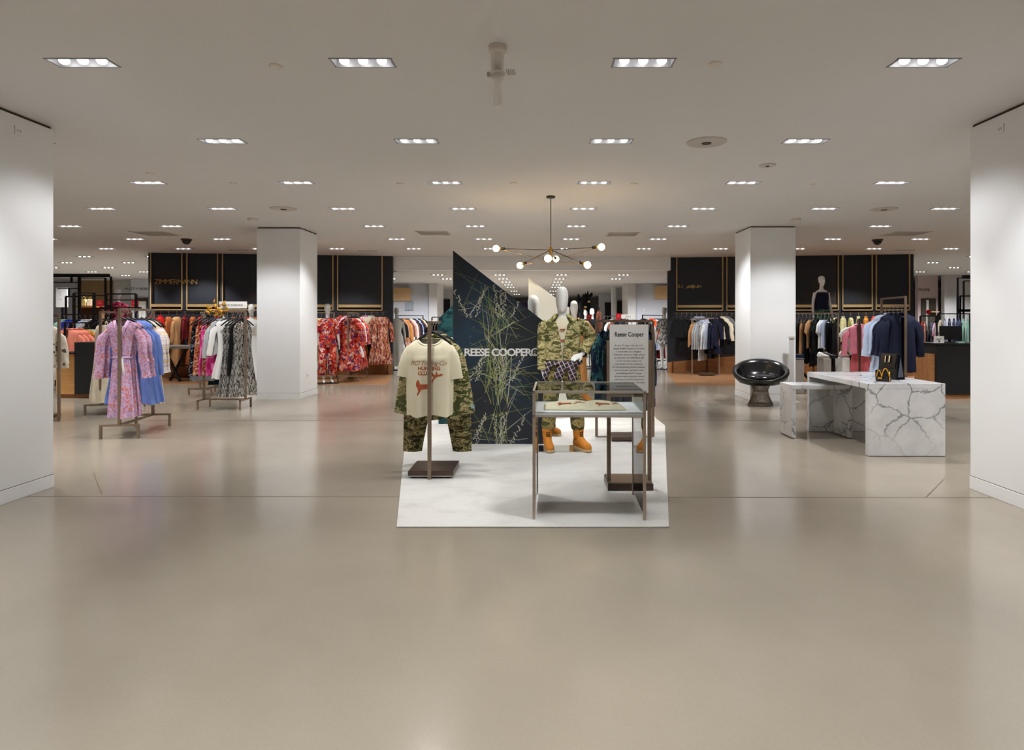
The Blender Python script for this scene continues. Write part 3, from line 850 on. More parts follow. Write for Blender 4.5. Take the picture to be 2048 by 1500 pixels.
# teal panel further back, left; white-backed panel further back, right
M['teal'] = cells('teal_print', [(30, 74, 78), (22, 58, 66), (40, 92, 92), (18, 44, 54)], 9, (1, 1, 1.6), 0.6, distort=0.2)
yy = 9.0
xl2 = X(877, yy)
t = thing('slanted_display', 'teal printed panel rising behind the left edge of the tall dark panel', 'display panel', (0, yy, 0))
MB().prism([(xl2, RUGZ), (xl2 + 0.85, RUGZ), (xl2 + 0.85, 1.40), (xl2 + 0.36, Z(637, yy) + 0.33), (xl2, Z(637, yy))], 0, 0.07, 'Y').build('board', M['teal'], t)
link_mesh('lettering', text_mesh('lettering', 'REESE COOPER\u00ae', 0.105, M['paper'], align='LEFT', bold=0.003, spacing=0.88), t, (X(890, yy), -0.006, Z(685, yy)), scale=(0.68, 1, 1))
yy = 9.6
M['panelwhite'] = plain('panel_back_white', (226, 226, 216), 0.6, var=0.01)
xw = X(1057, yy)
t = thing('slanted_display', 'off-white blank slanted panel behind the egg-headed mannequins', 'display panel', (0, yy, 0))
MB().prism([(xw, RUGZ), (xw + 0.62, RUGZ), (xw + 0.62, Z(556, yy) - 0.45), (xw, Z(556, yy))], 0, 0.07, 'Y').build('board', M['panelwhite'], t)

# ---------------------------------------------------------------- hanging clothes
def garment_mesh(name, L, ctrl, sleeve=None, fold=0.10, nf=7, seed=0, n=40, straps=0, mat=None, rows=16, puff=None, notch=0.0, open_front=0.0, splay=0.06, hemwave=0.012, collar=False):
    """Cloth hanging from a hanger. Origin is the rail contact of the hook; shoulders lie along X.
    ctrl rows: (depth below the origin, half width, half depth)."""
    rnd = random.Random(seed)
    p1, p2, p3 = rnd.random() * 6, rnd.random() * 6, rnd.random() * 6
    mb = MB()
    z0, z1 = ctrl[0][0], ctrl[-1][0]
    rings = []
    for i in range(rows + 1):
        t = i / rows
        tt = t ** 1.35
        d = z0 + (z1 - z0) * tt
        w, dep = interp(ctrl, d)
        a = fold * max(0.0, (tt - 0.12)) ** 0.8
        ring = []
        for j in range(n):
            th = -PI / 2 + (2 * PI * j / n if not open_front else open_front + (2 * PI - 2 * open_front) * j / (n - 1))
            c, s = math.cos(th), math.sin(th)
            e = 0.75
            x = w * math.copysign(abs(c) ** e, c); y = dep * math.copysign(abs(s) ** e, s)
            fo = 0.17 * a * (math.sin(nf * th + p1 + 1.3 * t) + 0.5 * math.sin((nf + 4) * th + p2) + 0.4 * math.sin(3 * th + 9 * t + p3) * (1 - t))
            z = -d
            z -= notch * max(0, -s) ** 1.5 * max(0, 1 - (d - z0) / (0.14 + notch))
            if i == 0: z -= 0.006 * abs(c)
            if i == rows: z += hemwave * math.sin(5 * th + p3)
            ring.append((x + c * fo * 0.4, y + math.copysign(abs(s) ** 0.4, s) * fo, z))
        rings.append(ring)
    mb.loft(rings, False, False, closed=not open_front)
    if collar: mb.tube([(p[0] * 0.92, p[1] * 0.9, p[2] + 0.012) for p in rings[0]] + [(rings[0][0][0] * 0.92, rings[0][0][1] * 0.9, rings[0][0][2] + 0.012)], 0.016, 8, caps=False)
    if sleeve:
        sl, r0, r1 = sleeve
        sh = [c for c in ctrl if c[1] >= 0.9 * max(q[1] for q in ctrl[:4])][0]
        for sx in (-1, 1):
            xs = sx * (sh[1] - 0.02); zs_ = -sh[0] - 0.02
            q = rnd.uniform(-0.02, 0.02)
            pts, rs = [], []
            m = 9
            for i in range(m + 1):
                u = i / m
                pts.append((xs + sx * (-0.05 + 0.10 * min(1, u * 4.0) + splay * u), q * u - 0.012 * math.sin(u * PI), zs_ + 0.005 - sl * u))
                r = lerp(r0, r1, u)
                if puff: r *= 1 + puff * math.sin(min(1, u * 1.1) * PI) ** 2
                rs.append(r * (0.35 if i == 0 else 0.8 if i == 1 else 1))
            mb.tube(pts, rs, 16, caps=False, flat=0.6, fold=0.14, seed=seed + sx)
    for k in range(straps):
        for sx in (-1, 1):
            xs = sx * ctrl[0][1] * 0.75
            mb.tube([(xs * 0.55, 0, -0.12), (xs, -0.01, -ctrl[0][0] - 0.02)], 0.008, 6)
    return mb.mesh(name, mat or M['paper'], True)

def trousers_mesh(name, L=1.0, waist=0.2, leg=0.11, hem=0.11, splay=0.02, depth=0.035, seed=0, top=0.12, mat=None):
    rnd = random.Random(seed); p = rnd.random() * 6
    mb = MB(); n = 28
    top_r = []
    for i in range(5):
        u = i / 4; w = lerp(waist, waist * 1.12, u)
        top_r.append([(w * math.cos(2 * PI * j / n), depth * (1 + 0.3 * u) * math.sin(2 * PI * j / n), -top - 0.24 * u) for j in range(n)])
    mb.loft(top_r, False, False)
    for sx in (-1, 1):
        rings = []
        for i in range(11):
            u = i / 10
            r = lerp(leg, hem, u); cx = sx * (waist * 0.53 + splay * u ** 0.55)
            rings.append([(cx + r * math.cos(2 * PI * j / n), depth * (1.3 - 0.3 * u) * math.sin(2 * PI * j / n) * (1 + 0.15 * math.sin(3 * 2 * PI * j / n + p + u * 5)), -top - 0.18 - (L - 0.18) * u) for j in range(n)])
        mb.loft(rings, False, False)
    return mb.mesh(name, mat or M['paper'], True)

hg = MB()
hk = [(0.0 + 0.018 * math.cos(a), 0, -0.016 + 0.018 * math.sin(a)) for a in [PI * 1.15 - q * PI * 1.25 / 7 for q in range(8)]] + [(0.0, 0, -0.05), (0, 0, -0.10)]
hg.tube(hk, 0.003, 6)
HOOK = hg.mesh('hook', M['steel'], True)
sd = MB()
for sx in (-1, 1): sd.tube([(0, 0, -0.098), (sx * 0.06, -0.003, -0.125), (sx * 0.12, -0.004, -0.168), (sx * 0.185, -0.003, -0.225)], [0.012, 0.013, 0.013, 0.010], 8, flat=0.55)
SHLD = sd.mesh('shoulder_bar', M['black'], True)
both = MB(); both.v, both.f, both.mi = list(hg.v), list(hg.f), [0] * len(hg.f)
o_ = len(both.v); both.v += sd.v; both.f += [tuple(i + o_ for i in f) for f in sd.f]; both.mi += [1] * len(sd.f)
HANGER1 = both.mesh('clothes_hanger', [M['steel'], M['black']], True)
def hanger(loc, rz, label, detail=False, group='clothes hangers'):
    if detail:
        t = thing('clothes_hanger', label, 'hanger', loc, rz, group)
        link_mesh('hook', HOOK, t); link_mesh('shoulder_bar', SHLD, t)
        return t
    o = link_mesh('clothes_hanger', HANGER1, loc=loc, rot=(0, 0, rz))
    return tag(o, label, 'hanger', group)

# ---- stand at the front left: cream tee, camouflage shirt and trousers
C_T = camo('camo_shirt', [(84, 88, 54), (70, 80, 42), (196, 184, 138), (128, 112, 74)], 9)
C_P = camo('camo_trousers', [(62, 52, 34), (66, 74, 40), (178, 160, 112), (74, 60, 40)], 10)
M['cream'] = fabric('cream_jersey', (228, 220, 192), var=0.03)
sx0, sx1, sy0, sy1 = X(815, 5.9), X(906, 5.9), 5.9, 6.36
spx = X(859, 5.9)
t = thing('garment_stand', 'bronze single-post garment stand with dark slab base holding the cream tee', 'garment stand', (spx, 5.9, RUGZ))
MB().box(((sx0 + sx1) / 2 - spx, 0.24, 0.045), (sx1 - sx0, 0.44, 0.05)).build('base', M['darkwood'], t, bevel=0.003)
MB().box(((sx0 + sx1) / 2 - spx, 0.24, 0.0225), (sx1 - sx0 + 0.004, 0.444, 0.006)).build('base_edge', M['steel'], t)
MB().box(((sx0 + sx1) / 2 - spx, 0.24, 0.008), (sx1 - sx0 - 0.05, 0.40, 0.016)).build('plinth', M['gap'], t)
MB().box((0, 0, 0.735), (0.034, 0.03, 1.47)).build('post', M['bronze'], t, bevel=0.002)
MB().bar((0, 0.0, 1.455), (0, 0.62, 1.455), 0.026, 0.026).build('arm', M['bronze'], t, bevel=0.002)
armz = RUGZ + 1.468
tee_ctrl = [(0.168, 0.115, 0.035), (0.198, 0.165, 0.05), (0.228, 0.20, 0.06), (0.28, 0.225, 0.07), (0.36, 0.228, 0.085), (0.6, 0.222, 0.095), (0.895, 0.212, 0.10)]
def near_garment(name, label, cat, loc, rz=0.0):
    return thing(name, label, cat, loc, rz)
t = near_garment('t_shirt', 'cream T-shirt with rust hunting-club print on the front left stand', 'T-shirt', (spx - 0.02, 6.05, armz))
link_mesh('body', garment_mesh('body', .9, tee_ctrl, None, 0.09, 7, 3, 72, rows=30, notch=0.06, mat=M['cream']), t)
for sx in (-1, 1):
    s_ = MB()
    pts = [(sx * 0.14, 0, -0.225), (sx * 0.172, 0, -0.265), (sx * 0.195, -0.005, -0.335), (sx * 0.212, -0.01, -0.43), (sx * 0.225, -0.01, -0.55 + 0.02 * (sx < 0))]
    s_.tube(pts, [0.03, 0.06, 0.078, 0.084, 0.088], 22, caps=False, flat=0.5, fold=0.03, seed=sx + 5)
    s_.build('sleeve', M['cream'], t, smooth=True)
col = MB()
rings = []
for j in range(41):
    th = 2 * PI * j / 40
    w, d = 0.115, 0.035
    c, s = math.cos(th), math.sin(th)
    zz = -0.168 - 0.06 * max(0, -s) ** 1.5 - 0.006 * abs(c)
    ctr = Vector((w * math.copysign(abs(c) ** .75, c), d * math.copysign(abs(s) ** .75, s), zz))
    out = Vector((c, s * 0.5, -0.6)).normalized()
    rings.append([tuple(ctr + out * (0.011 * math.cos(q * PI / 3)) + Vector((0, -0.005 * (1 if s < 0 else -1), 0)) * math.sin(q * PI / 3)) for q in range(6)])
col.loft(rings, False, False).build('collar', M['cream'], t, smooth=True)
M['rust'] = plain('rust_print', (176, 86, 50), 0.8, var=0.2); M['brownink'] = plain('brown_print', (168, 118, 92), 0.8)
def on_cloth(me, parent, name, loc, dep=0.105, wid=0.24, sc=None):
    """Lay a flat print on the front of the cloth."""
    import bmesh
    from mathutils.bvhtree import BVHTree
    bm = bmesh.new(); bm.from_mesh(me)
    bmesh.ops.triangulate(bm, faces=bm.faces[:])
    for _ in range(3):
        es = [e for e in bm.edges if e.calc_length() > 0.012]
        if es: bmesh.ops.subdivide_edges(bm, edges=es, cuts=1); bmesh.ops.triangulate(bm, faces=bm.faces[:])
    bm.to_mesh(me); bm.free()
    cloth = [ch for ch in parent.children if ch.name.startswith('body')][0].data
    tree = BVHTree.FromPolygons([v.co for v in cloth.vertices], [tuple(p.vertices) for p in cloth.polygons])
    for v in me.vertices:
        x, z = v.co.x * (sc or 1), v.co.z * (sc or 1)
        h = tree.ray_cast(Vector((x + loc[0], -1, z + loc[2])), Vector((0, 1, 0)))
        v.co = (x, (h[0].y if h[0] else -dep) - 0.0035 - loc[1], z)
    return link_mesh(name, me, parent, loc)
on_cloth(text_mesh('script_lettering', 'RCI Trading Co', 0.062, M['brownink'], shear=0.35, spacing=0.85), t, 'script_lettering', (-0.005, -0.004, -0.415), 0.098)
on_cloth(text_mesh('block_lettering', 'HUNTING\nCLUB', 0.046, M['rust'], align='LEFT', bold=0.0015), t, 'block_lettering', (-0.1, -0.004, -0.46), 0.098)
def silhouette(name, polys, mat):
    mb = MB()
    for p in polys:
        o = len(mb.v); mb.v += [(x, 0, z) for x, z in p]; mb.face(range(o, o + len(p)))
    me = bpy.data.meshes.new(name); me.from_pydata(mb.v, [], mb.f); me.materials.append(mat)
    import bmesh
    bm = bmesh.new(); bm.from_mesh(me); bmesh.ops.triangulate(bm, faces=bm.faces[:]); bmesh.ops.subdivide_edges(bm, edges=[e for e in bm.edges if e.calc_length() > .03], cuts=1); bm.to_mesh(me); bm.free()
    return me
dog = [[(-0.08, 0.02), (-0.075, 0.05), (-0.062, 0.068), (-0.05, 0.058), (-0.04, 0.03), (-0.02, 0.028), (0.03, 0.03), (0.05, 0.012), (0.045, -0.012), (0.0, -0.012), (-0.03, -0.016), (-0.045, -0.04), (-0.062, -0.068), (-0.07, -0.06), (-0.058, -0.03), (-0.066, 0.0)]]
bird = [[(-0.02, 0.0), (0.03, 0.07), (0.01, 0.095), (0.0, 0.125), (0.025, 0.10), (0.045, 0.092), (0.055, 0.135), (0.068, 0.095), (0.1, 0.105), (0.118, 0.098), (0.105, 0.085), (0.065, 0.078), (0.03, 0.05), (0.0, -0.01)]]
on_cloth(silhouette('dog_print', dog, M['rust']), t, 'dog_print', (-0.03, -0.004, -0.625), 0.101, sc=1.1)
on_cloth(silhouette('bird_print', bird, M['rust']), t, 'bird_print', (0.02, -0.004, -0.60), 0.101)
hanger((spx, 6.05, armz), 0, 'black hanger inside the cream T-shirt on the front left stand', True)
t = near_garment('camouflage_shirt', 'long-sleeved camouflage shirt hanging behind the cream T-shirt', 'shirt', (spx, 6.2, armz))
link_mesh('body', garment_mesh('body', .95, [(0.15, 0.10, 0.035), (0.19, 0.165, 0.05), (0.225, 0.205, 0.06), (0.4, 0.24, 0.07), (0.95, 0.25, 0.07)], None, 0.08, 7, 8, 60, rows=20, mat=C_T), t)
for sx in (-1, 1):
    s_ = MB()
    s_.tube([(sx * 0.145, 0, -0.215), (sx * 0.18, 0, -0.26), (sx * 0.215, 0, -0.36), (sx * 0.255, -0.005, -0.55), (sx * 0.29, -0.01, -0.75), (sx * 0.312, -0.01, -0.9)], [0.03, 0.06, 0.08, 0.083, 0.082, 0.08], 22, caps=False, flat=0.5, fold=0.04, seed=sx + 9)
    s_.build('sleeve', C_T, t, smooth=True)
M['patch'] = plain('blue_white_patch', (150, 176, 186), 0.7, var=0.5, scale=60)
MB().box((0.375, -0.045, -0.83), (0.035, 0.008, 0.035)).build('cuff_patch', M['patch'], t)
MB().tube([(0.105 * math.cos(q * PI / 12), 0.04 * math.sin(q * PI / 12), -0.14) for q in range(25)], 0.014, 8, caps=False).build('collar', C_T, t, smooth=True)
hanger((spx, 6.2, armz), 0, 'black hanger inside the hanging camouflage shirt', True)
t = near_garment('camouflage_trousers', 'camouflage trousers hanging with spread legs behind the cream T-shirt', 'trousers', (spx, 6.36, armz))
link_mesh('legs', trousers_mesh('legs', 0.98, 0.205, 0.165, 0.094, 0.14, 0.05, 4, 0.32, C_P), t)
MB().tube([(0.207 * math.cos(a), 0.037 * math.sin(a), -0.32) for a in [q * PI / 12 for q in range(25)]], 0.012, 8, caps=False).build('waistband', C_P, t, smooth=True)
hanger((spx, 6.36, armz), 0, 'black hanger above the hanging camouflage trousers', True)

# ---- glass display case
cx, cy = 0.385, 5.05
VW, VD, VT, VS = 0.84, 0.70, 0.952, 0.79
t = thing('display_case', 'glass-topped steel display case standing at the front of the rug', 'display case', (cx, cy, RUGZ), R(-1.6))
for sx in (-1, 1):
    for sy in (-1, 1):
        MB().box((sx * (VW / 2 - 0.011), sy * (VD / 2 - 0.011), VT / 2), (0.022, 0.022, VT)).build('leg', plain('pale_bronze', (186, 170, 156), 0.35, 0.5), t, bevel=0.002)
f_ = MB()
for z in (VT - 0.006, VS - 0.022):
    for sy in (-1, 1): f_.bar((-VW / 2, sy * (VD / 2 - 0.008), z), (VW / 2, sy * (VD / 2 - 0.008), z), 0.016, 0.018)
    for sx in (-1, 1): f_.bar((sx * (VW / 2 - 0.008), -VD / 2, z), (sx * (VW / 2 - 0.008), VD / 2, z), 0.016, 0.018)
f_.build('frame', M['steel'], t)
MB().box((0, 0, VS - 0.012), (VW - 0.03, VD - 0.03, 0.02)).build('shelf', M['white'], t)
gt = MB().box((0, 0, VT - 0.002), (VW - 0.034, VD - 0.034, 0.006)); gt.build('glass_top', M['glass'], t)
for sx, nm in ((-1, 'glass_side'), (1, 'glass_side')):
    MB().box((sx * (VW / 2 - 0.02), 0, (VT + VS) / 2 - 0.008), (0.005, VD - 0.05, VT - VS - 0.01)).build(nm, M['glass'], t)
    MB().box((sx * (VW / 2 - 0.014), 0, 0.40), (0.006, VD - 0.05, 0.72)).build('lower_glass_side', glass('smoked_glass', (176, 176, 178)), t)
for sy in (-1, 1):
    MB().box((0, sy * (VD / 2 - 0.02), (VT + VS) / 2 - 0.008), (VW - 0.05, 0.005, VT - VS - 0.01)).build('glass_front' if sy < 0 else 'glass_back', M['glass'], t)
# folded tees in the case
def folded(x, y, rz, w, d, label, seed):
    t = thing('folded_t_shirt', label, 'T-shirt', (x, y, RUGZ + VS - 0.002), rz, 'folded tees in the display case')
    rnd = random.Random(seed)
    n, m = 16, 10
    b = MB()
    top, bot = [], []
    for j in range(m + 1):
        for i in range(n + 1):
            u, v = i / n * 2 - 1, j / m * 2 - 1
            e = (1 - abs(u) ** 6) * (1 - abs(v) ** 8)
            h = 0.004 + e ** 0.4 * (0.026 + 0.016 * math.sin(2.4 * u + seed) * (v * 0.5 + 0.5) + 0.014 * (v * 0.5 + 0.5))
            b.v.append((u * w / 2 * (1 + 0.05 * v), v * d / 2, h))
    for j in range(m):
        for i in range(n):
            q = j * (n + 1) + i
            b.face((q, q + 1, q + n + 2, q + n + 1))
    rim = [i for i in range(n + 1)] + [(j + 1) * (n + 1) - 1 for j in range(1, m + 1)] + [m * (n + 1) + i for i in range(n - 1, -1, -1)] + [j * (n + 1) for j in range(m - 1, 0, -1)]
    o = len(b.v)
    for q in rim: b.v.append((b.v[q][0], b.v[q][1], 0.0))
    k = len(rim)
    for a in range(k): b.face((rim[a], o + a, o + (a + 1) % k, rim[(a + 1) % k]))
    b.face([o + a for a in range(k)])
    ob = b.build('body', M['cream'], t, smooth=True)
    s = ob.modifiers.new('s', 'SUBSURF'); s.levels = 1; s.render_levels = 1
    pr = silhouette('print', [[(x_ * .85, z_ * .85) for x_, z_ in dog[0]], [(x_ * 0.65 + 0.07, z_ * 0.65 + 0.01) for x_, z_ in bird[0]]], M['rust'])
    for v in pr.vertices:
        x_, z_ = v.co.x, v.co.z
        u = (x_) / (w / 2); vv = (z_ - 0.02) / (d / 2)
        e = max(0.02, (1 - abs(u) ** 6) * (1 - abs(vv) ** 8))
        v.co = (x_, -d * 0.18 + z_, 0.009 + e ** 0.4 * (0.026 + 0.016 * math.sin(2.4 * u + seed) * (vv * .5 + .3) + 0.014 * (vv * .5 + .35)))
    link_mesh('print', pr, t)
folded(X(1132, 5.05), 5.0, R(-4), 0.36, 0.30, 'folded cream tee with rust print, lying nearer the tall dark panel', 1)
folded(X(1206, 5.0), 4.98, R(6), 0.33, 0.30, 'folded cream tee with rust print, lying nearer the sign stand', 2)

# ---- information sign stand
y0, y1 = 5.5, 5.84
x0, x1 = X(1216, y0), X(1307, y0)
t = thing('sign_stand', 'bronze two-post stand holding the tall pale text board', 'sign stand', ((x0 + x1) / 2, 5.6, RUGZ))
w = x1 - x0
MB().box((0, 0.07, 0.03), (w, y1 - y0, 0.06)).build('base', M['darkwood'], t, bevel=0.004)
MB().box((0, 0.07, 0.064), (w - 0.02, y1 - y0 - 0.02, 0.008)).build('base_plate', M['bronze'], t)
for sx in (-1, 1): MB().box((sx * (w / 2 - 0.018), 0, 0.65), (0.034, 0.03, 1.30)).build('post', M['bronze'], t, bevel=0.002)
MB().bar((-w / 2, 0, 0.82), (w / 2, 0, 0.82), 0.02, 0.035).build('crossbar', M['bronze'], t)
bz0, bz1 = 0.84, Z(649, 5.57) - RUGZ
bw = X(1297, 5.57) - X(1219.5, 5.57)
bx = (X(1297, 5.57) + X(1219.5, 5.57)) / 2 - (x0 + x1) / 2
bd = MB().box((bx, -0.022, (bz0 + bz1) / 2), (bw, 0.008, bz1 - bz0)).build('board', M['paper'], t)
link_mesh('heading', text_mesh('heading', 'Reese Cooper', 0.056, M['ink'], bold=0.001, spacing=1.02), t, (bx, -0.028, bz1 - 0.105), scale=(0.76, 1, 1))
body = ('At just 22 years old, the L.A.-\nbased Reese Cooper is as much\na storyteller as a designer.\nCentered around a single photo\nor moment, his collections tell\na rich narrative about his\nconnection to the outdoors.\n'
        'By reinterpreting proven outdoor\nand workwear garments with\npainstaking detail, Cooper\nelevates classic purpose driven\nclothing and pushes menswear\ninto the future at the same time.\n \nCooper now embraces\nendless causes with use of\nMicrosoft by design')
bt = text_mesh('paragraph', body, 0.0212, M['inkgrey'], spacing=1.0, line=1.28)
link_mesh('paragraph', bt, t, (bx, -0.0275, bz1 - 0.19))

# ---- hanging globe lamp
hy = 8.85
hx = X(1101.5, hy)
t = thing('pendant_lamp', 'black and brass six-arm ceiling lamp with glowing globe bulbs', 'lamp', (hx, hy, CEIL))
hz = Z(500, hy) - CEIL
MB().lathe([(0.062, 0), (0.062, -0.02), (0.055, -0.026)], 28).build('canopy', M['black'], t)
MB().tube([(0, 0, -0.02), (0, 0, hz)], 0.006, 10).build('rod', M['darkbronze'], t, smooth=True)
MB().lathe([(0.012, 0.05), (0.024, 0.03), (0.024, -0.03), (0.012, -0.05), (0.01, -0.13), (0.02, -0.14), (0.02, -0.17), (0.005, -0.175)], 16, (0, 0, hz)).build('hub', M['brass'], t, smooth=True)
for px, py, dy in ((992, 497, 0.12), (1040, 531, 0.42), (1096, 517, -0.78), (1112, 518, 0.7), (1175, 530, -0.38), (1203, 494, -0.15)):
    Y_ = hy + dy
    e = Vector((X(px, Y_) - hx, dy, Z(py, Y_) - CEIL))
    c = Vector((0, 0, hz)); d = (e - c).normalized()
    a = MB().tube([c, e - d * 0.10], 0.0055, 8).build('arm', M['darkbronze'], t, smooth=True)
    MB().tube([(0, 0, hz - 0.155), e - d * 0.075 - Vector((0, 0, 0.012))], 0.003, 6).build('brace', M['brass'], a, smooth=True)
    MB().tube([e - d * 0.135, e - d * 0.125, e - d * 0.085], [0.010, 0.021, 0.021], 14).build('socket', M['black'], a, smooth=True)
    MB().tube([e - d * 0.085, e - d * 0.045], [0.022, 0.018], 14).build('collar', M['brass'], a, smooth=True)
    MB().ball(tuple(e), 0.046, 18, 12).build('bulb', M['bulb'], a, smooth=True)

# ---- marble table, marble bench, lounge chair, bags
tx0, tx1, ty0, ty1, tz = X(1736, 6.93), X(1891, 6.93), 6.93, 8.50, 0.795
MARB = M['marble']
t = thing('marble_table', 'long white veined marble table with slab ends, right of the display', 'table', ((tx0 + tx1) / 2, (ty0 + ty1) / 2, 0))
W_, D_ = tx1 - tx0, ty1 - ty0
MB().box((0, 0, tz - 0.03), (W_, D_, 0.06)).build('table_top', MARB, t, bevel=0.004)
for s_ in (-1, 1): MB().box((0, s_ * (D_ / 2 - 0.03), (tz - 0.06) / 2 + 0.002), (W_, 0.06, tz - 0.064)).build('slab_leg', MARB, t, bevel=0.004)
bx0, bx1, by0, by1, bz = X(1584, 7.95), X(1705, 7.95), 7.95, 8.35, 0.672
t = thing('marble_bench', 'small marble bench tucked under the long marble table', 'bench', ((bx0 + bx1) / 2, (by0 + by1) / 2, 0))
W_, D_ = bx1 - bx0, by1 - by0
MB().box((0, 0, bz - 0.027), (W_, D_, 0.054)).build('seat', MARB, t, bevel=0.003)
for s_ in (-1, 1):
    MB().box((s_ * (W_ / 2 - 0.025), 0, (bz - 0.054) / 2 + 0.008), (0.05, D_, bz - 0.062)).build('slab_leg', MARB, t, bevel=0.003)
    MB().box((s_ * (W_ / 2 - 0.025), 0, 0.004), (0.03, D_ - 0.06, 0.008)).build('glide', M['gap'], t)

chy = 11.1
chx = X(1521, chy)
t = thing('lounge_chair', 'round black leather lounge chair on flared bronze wire base', 'chair', (chx, chy, 0), R(-19))
nn = 48
def bowl(rx, ry, z, front): # rim dips at the front
    return [(rx * math.cos(2 * PI * j / nn), ry * math.sin(2 * PI * j / nn), z + front * (0.5 - 0.5 * math.sin(2 * PI * j / nn)) * -1) for j in range(nn)]
sh = MB()
outer = [bowl(0.10, 0.10, 0.34, 0), bowl(0.24, 0.23, 0.35, 0.0), bowl(0.36, 0.34, 0.42, 0.05), bowl(0.445, 0.41, 0.56, 0.14), bowl(0.475, 0.435, 0.70, 0.25), bowl(0.47, 0.43, 0.76, 0.30), bowl(0.44, 0.405, 0.785, 0.32), bowl(0.40, 0.37, 0.765, 0.31)]
inner = [bowl(0.385, 0.355, 0.70, 0.26), bowl(0.36, 0.33, 0.58, 0.15), bowl(0.30, 0.28, 0.47, 0.06), bowl(0.1, 0.1, 0.44, 0)]
sh.loft(outer + inner).build('shell', M['leather'], t, smooth=True)
cu = MB().lathe([(0.02, 0.0), (0.25, 0.0), (0.285, 0.03), (0.285, 0.06), (0.25, 0.095), (0.02, 0.11)], 36)
cu.build('seat_cushion', M['leather'], t, smooth=True, loc=(0, -0.03, 0.435))
for k in range(44):
    a = 2 * PI * k / 44; c, s = math.cos(a), math.sin(a)
    MB().tube([(0.17 * c, 0.17 * s, 0.365), (0.125 * c, 0.125 * s, 0.27), (0.135 * c, 0.135 * s, 0.18), (0.205 * c, 0.205 * s, 0.012)], 0.0038, 5).build('wire', M['bronze'], t, smooth=True)
for r_, z_ in ((0.205, 0.01), (0.127, 0.24), (0.17, 0.36)):
    MB().tube([(r_ * math.cos(q * PI / 18), r_ * math.sin(q * PI / 18), z_) for q in range(37)], 0.007, 6, caps=False).build('ring', M['bronze'], t, smooth=True)

# handbags standing on the marble table
bgy = 7.42
bgx = X(1786, bgy)
t = thing('handbag', 'tall black trapezoid leather handbag with silver clasp, on the marble table', 'handbag', (bgx, bgy + 0.05, tz), R(-62))
def trap(w0, w1, d0, d1, z0, z1):
    return [[(sx * w / 2, sy * d / 2, z) for sx, sy in ((-1, -1), (1, -1), (1, 1), (-1, 1))] for w, d, z in ((w0, d0, z0), (w1, d1, z1))]
MB().loft(trap(0.25, 0.19, 0.17, 0.05, 0, 0.30)).build('body', M['leather'], t, bevel=0.006)
MB().loft([[(sx * w, y_, z) for sx, y_ in ((-1, y0_), (1, y0_), (1, y0_ + 0.008), (-1, y0_ + 0.008))] for w, y0_, z in ((0.092, -0.067, 0.13), (0.097, -0.034, 0.302))]).build('flap', M['leather'], t)
M['silver'] = plain('polished_silver', (215, 215, 215), 0.15, 1.0)
ck = MB()
ck.bar((-0.026, -0.066, 0.20), (0.026, -0.066, 0.20), 0.012).bar((-0.026, -0.05, 0.275), (0.026, -0.05, 0.275), 0.012).bar((-0.026, -0.066, 0.20), (-0.026, -0.05, 0.275), 0.008).bar((0.026, -0.066, 0.20), (0.026, -0.05, 0.275), 0.014)
ck.build('clasp', M['silver'], t)
MB().prism([(-0.055, 0.02), (0.055, 0.02), (0.0, 0.25)], -0.122, -0.118, 'Y').build('side_gusset', plain('grey_suede', (72, 76, 90), 0.9), t).rotation_euler = (0, 0, R(90))
t = thing('small_handbag', 'small black handbag with gold chain strap, in front of the tall bag', 'handbag', (X(1765, 7.2), 7.18, tz), R(-50))
MB().box((0, 0, 0.065), (0.15, 0.07, 0.13)).build('body', M['leather'], t, bevel=0.01)
MB().box((0, -0.038, 0.09), (0.146, 0.006, 0.075)).build('flap', M['leather'], t, bevel=0.003)
M['goldchain'] = plain('gold_chain', (226, 170, 60), 0.25, 0.9, var=0.3, scale=200)
for a, b, h_ in ((-0.055, 0.0, 0.125), (0.0, 0.082, 0.15)):
    pts = [(lerp(a, b, q / 12), -0.046 - 0.006 * math.sin(q / 12 * PI), 0.055 + (h_ - 0.055) * math.sin(q / 12 * PI) ** 0.7) for q in range(13)]
    MB().tube(pts, 0.006, 8).build('chain', M['goldchain'], t, smooth=True)
MB().tube([(0.082, -0.045, 0.12), (0.084, -0.048, 0.06), (0.085, -0.05, 0.006)], 0.006, 8).build('chain', M['goldchain'], t, smooth=True)
MB().box((-0.02, -0.045, 0.04), (0.05, 0.008, 0.022)).build('buckle', M['goldchain'], t, bevel=0.002)
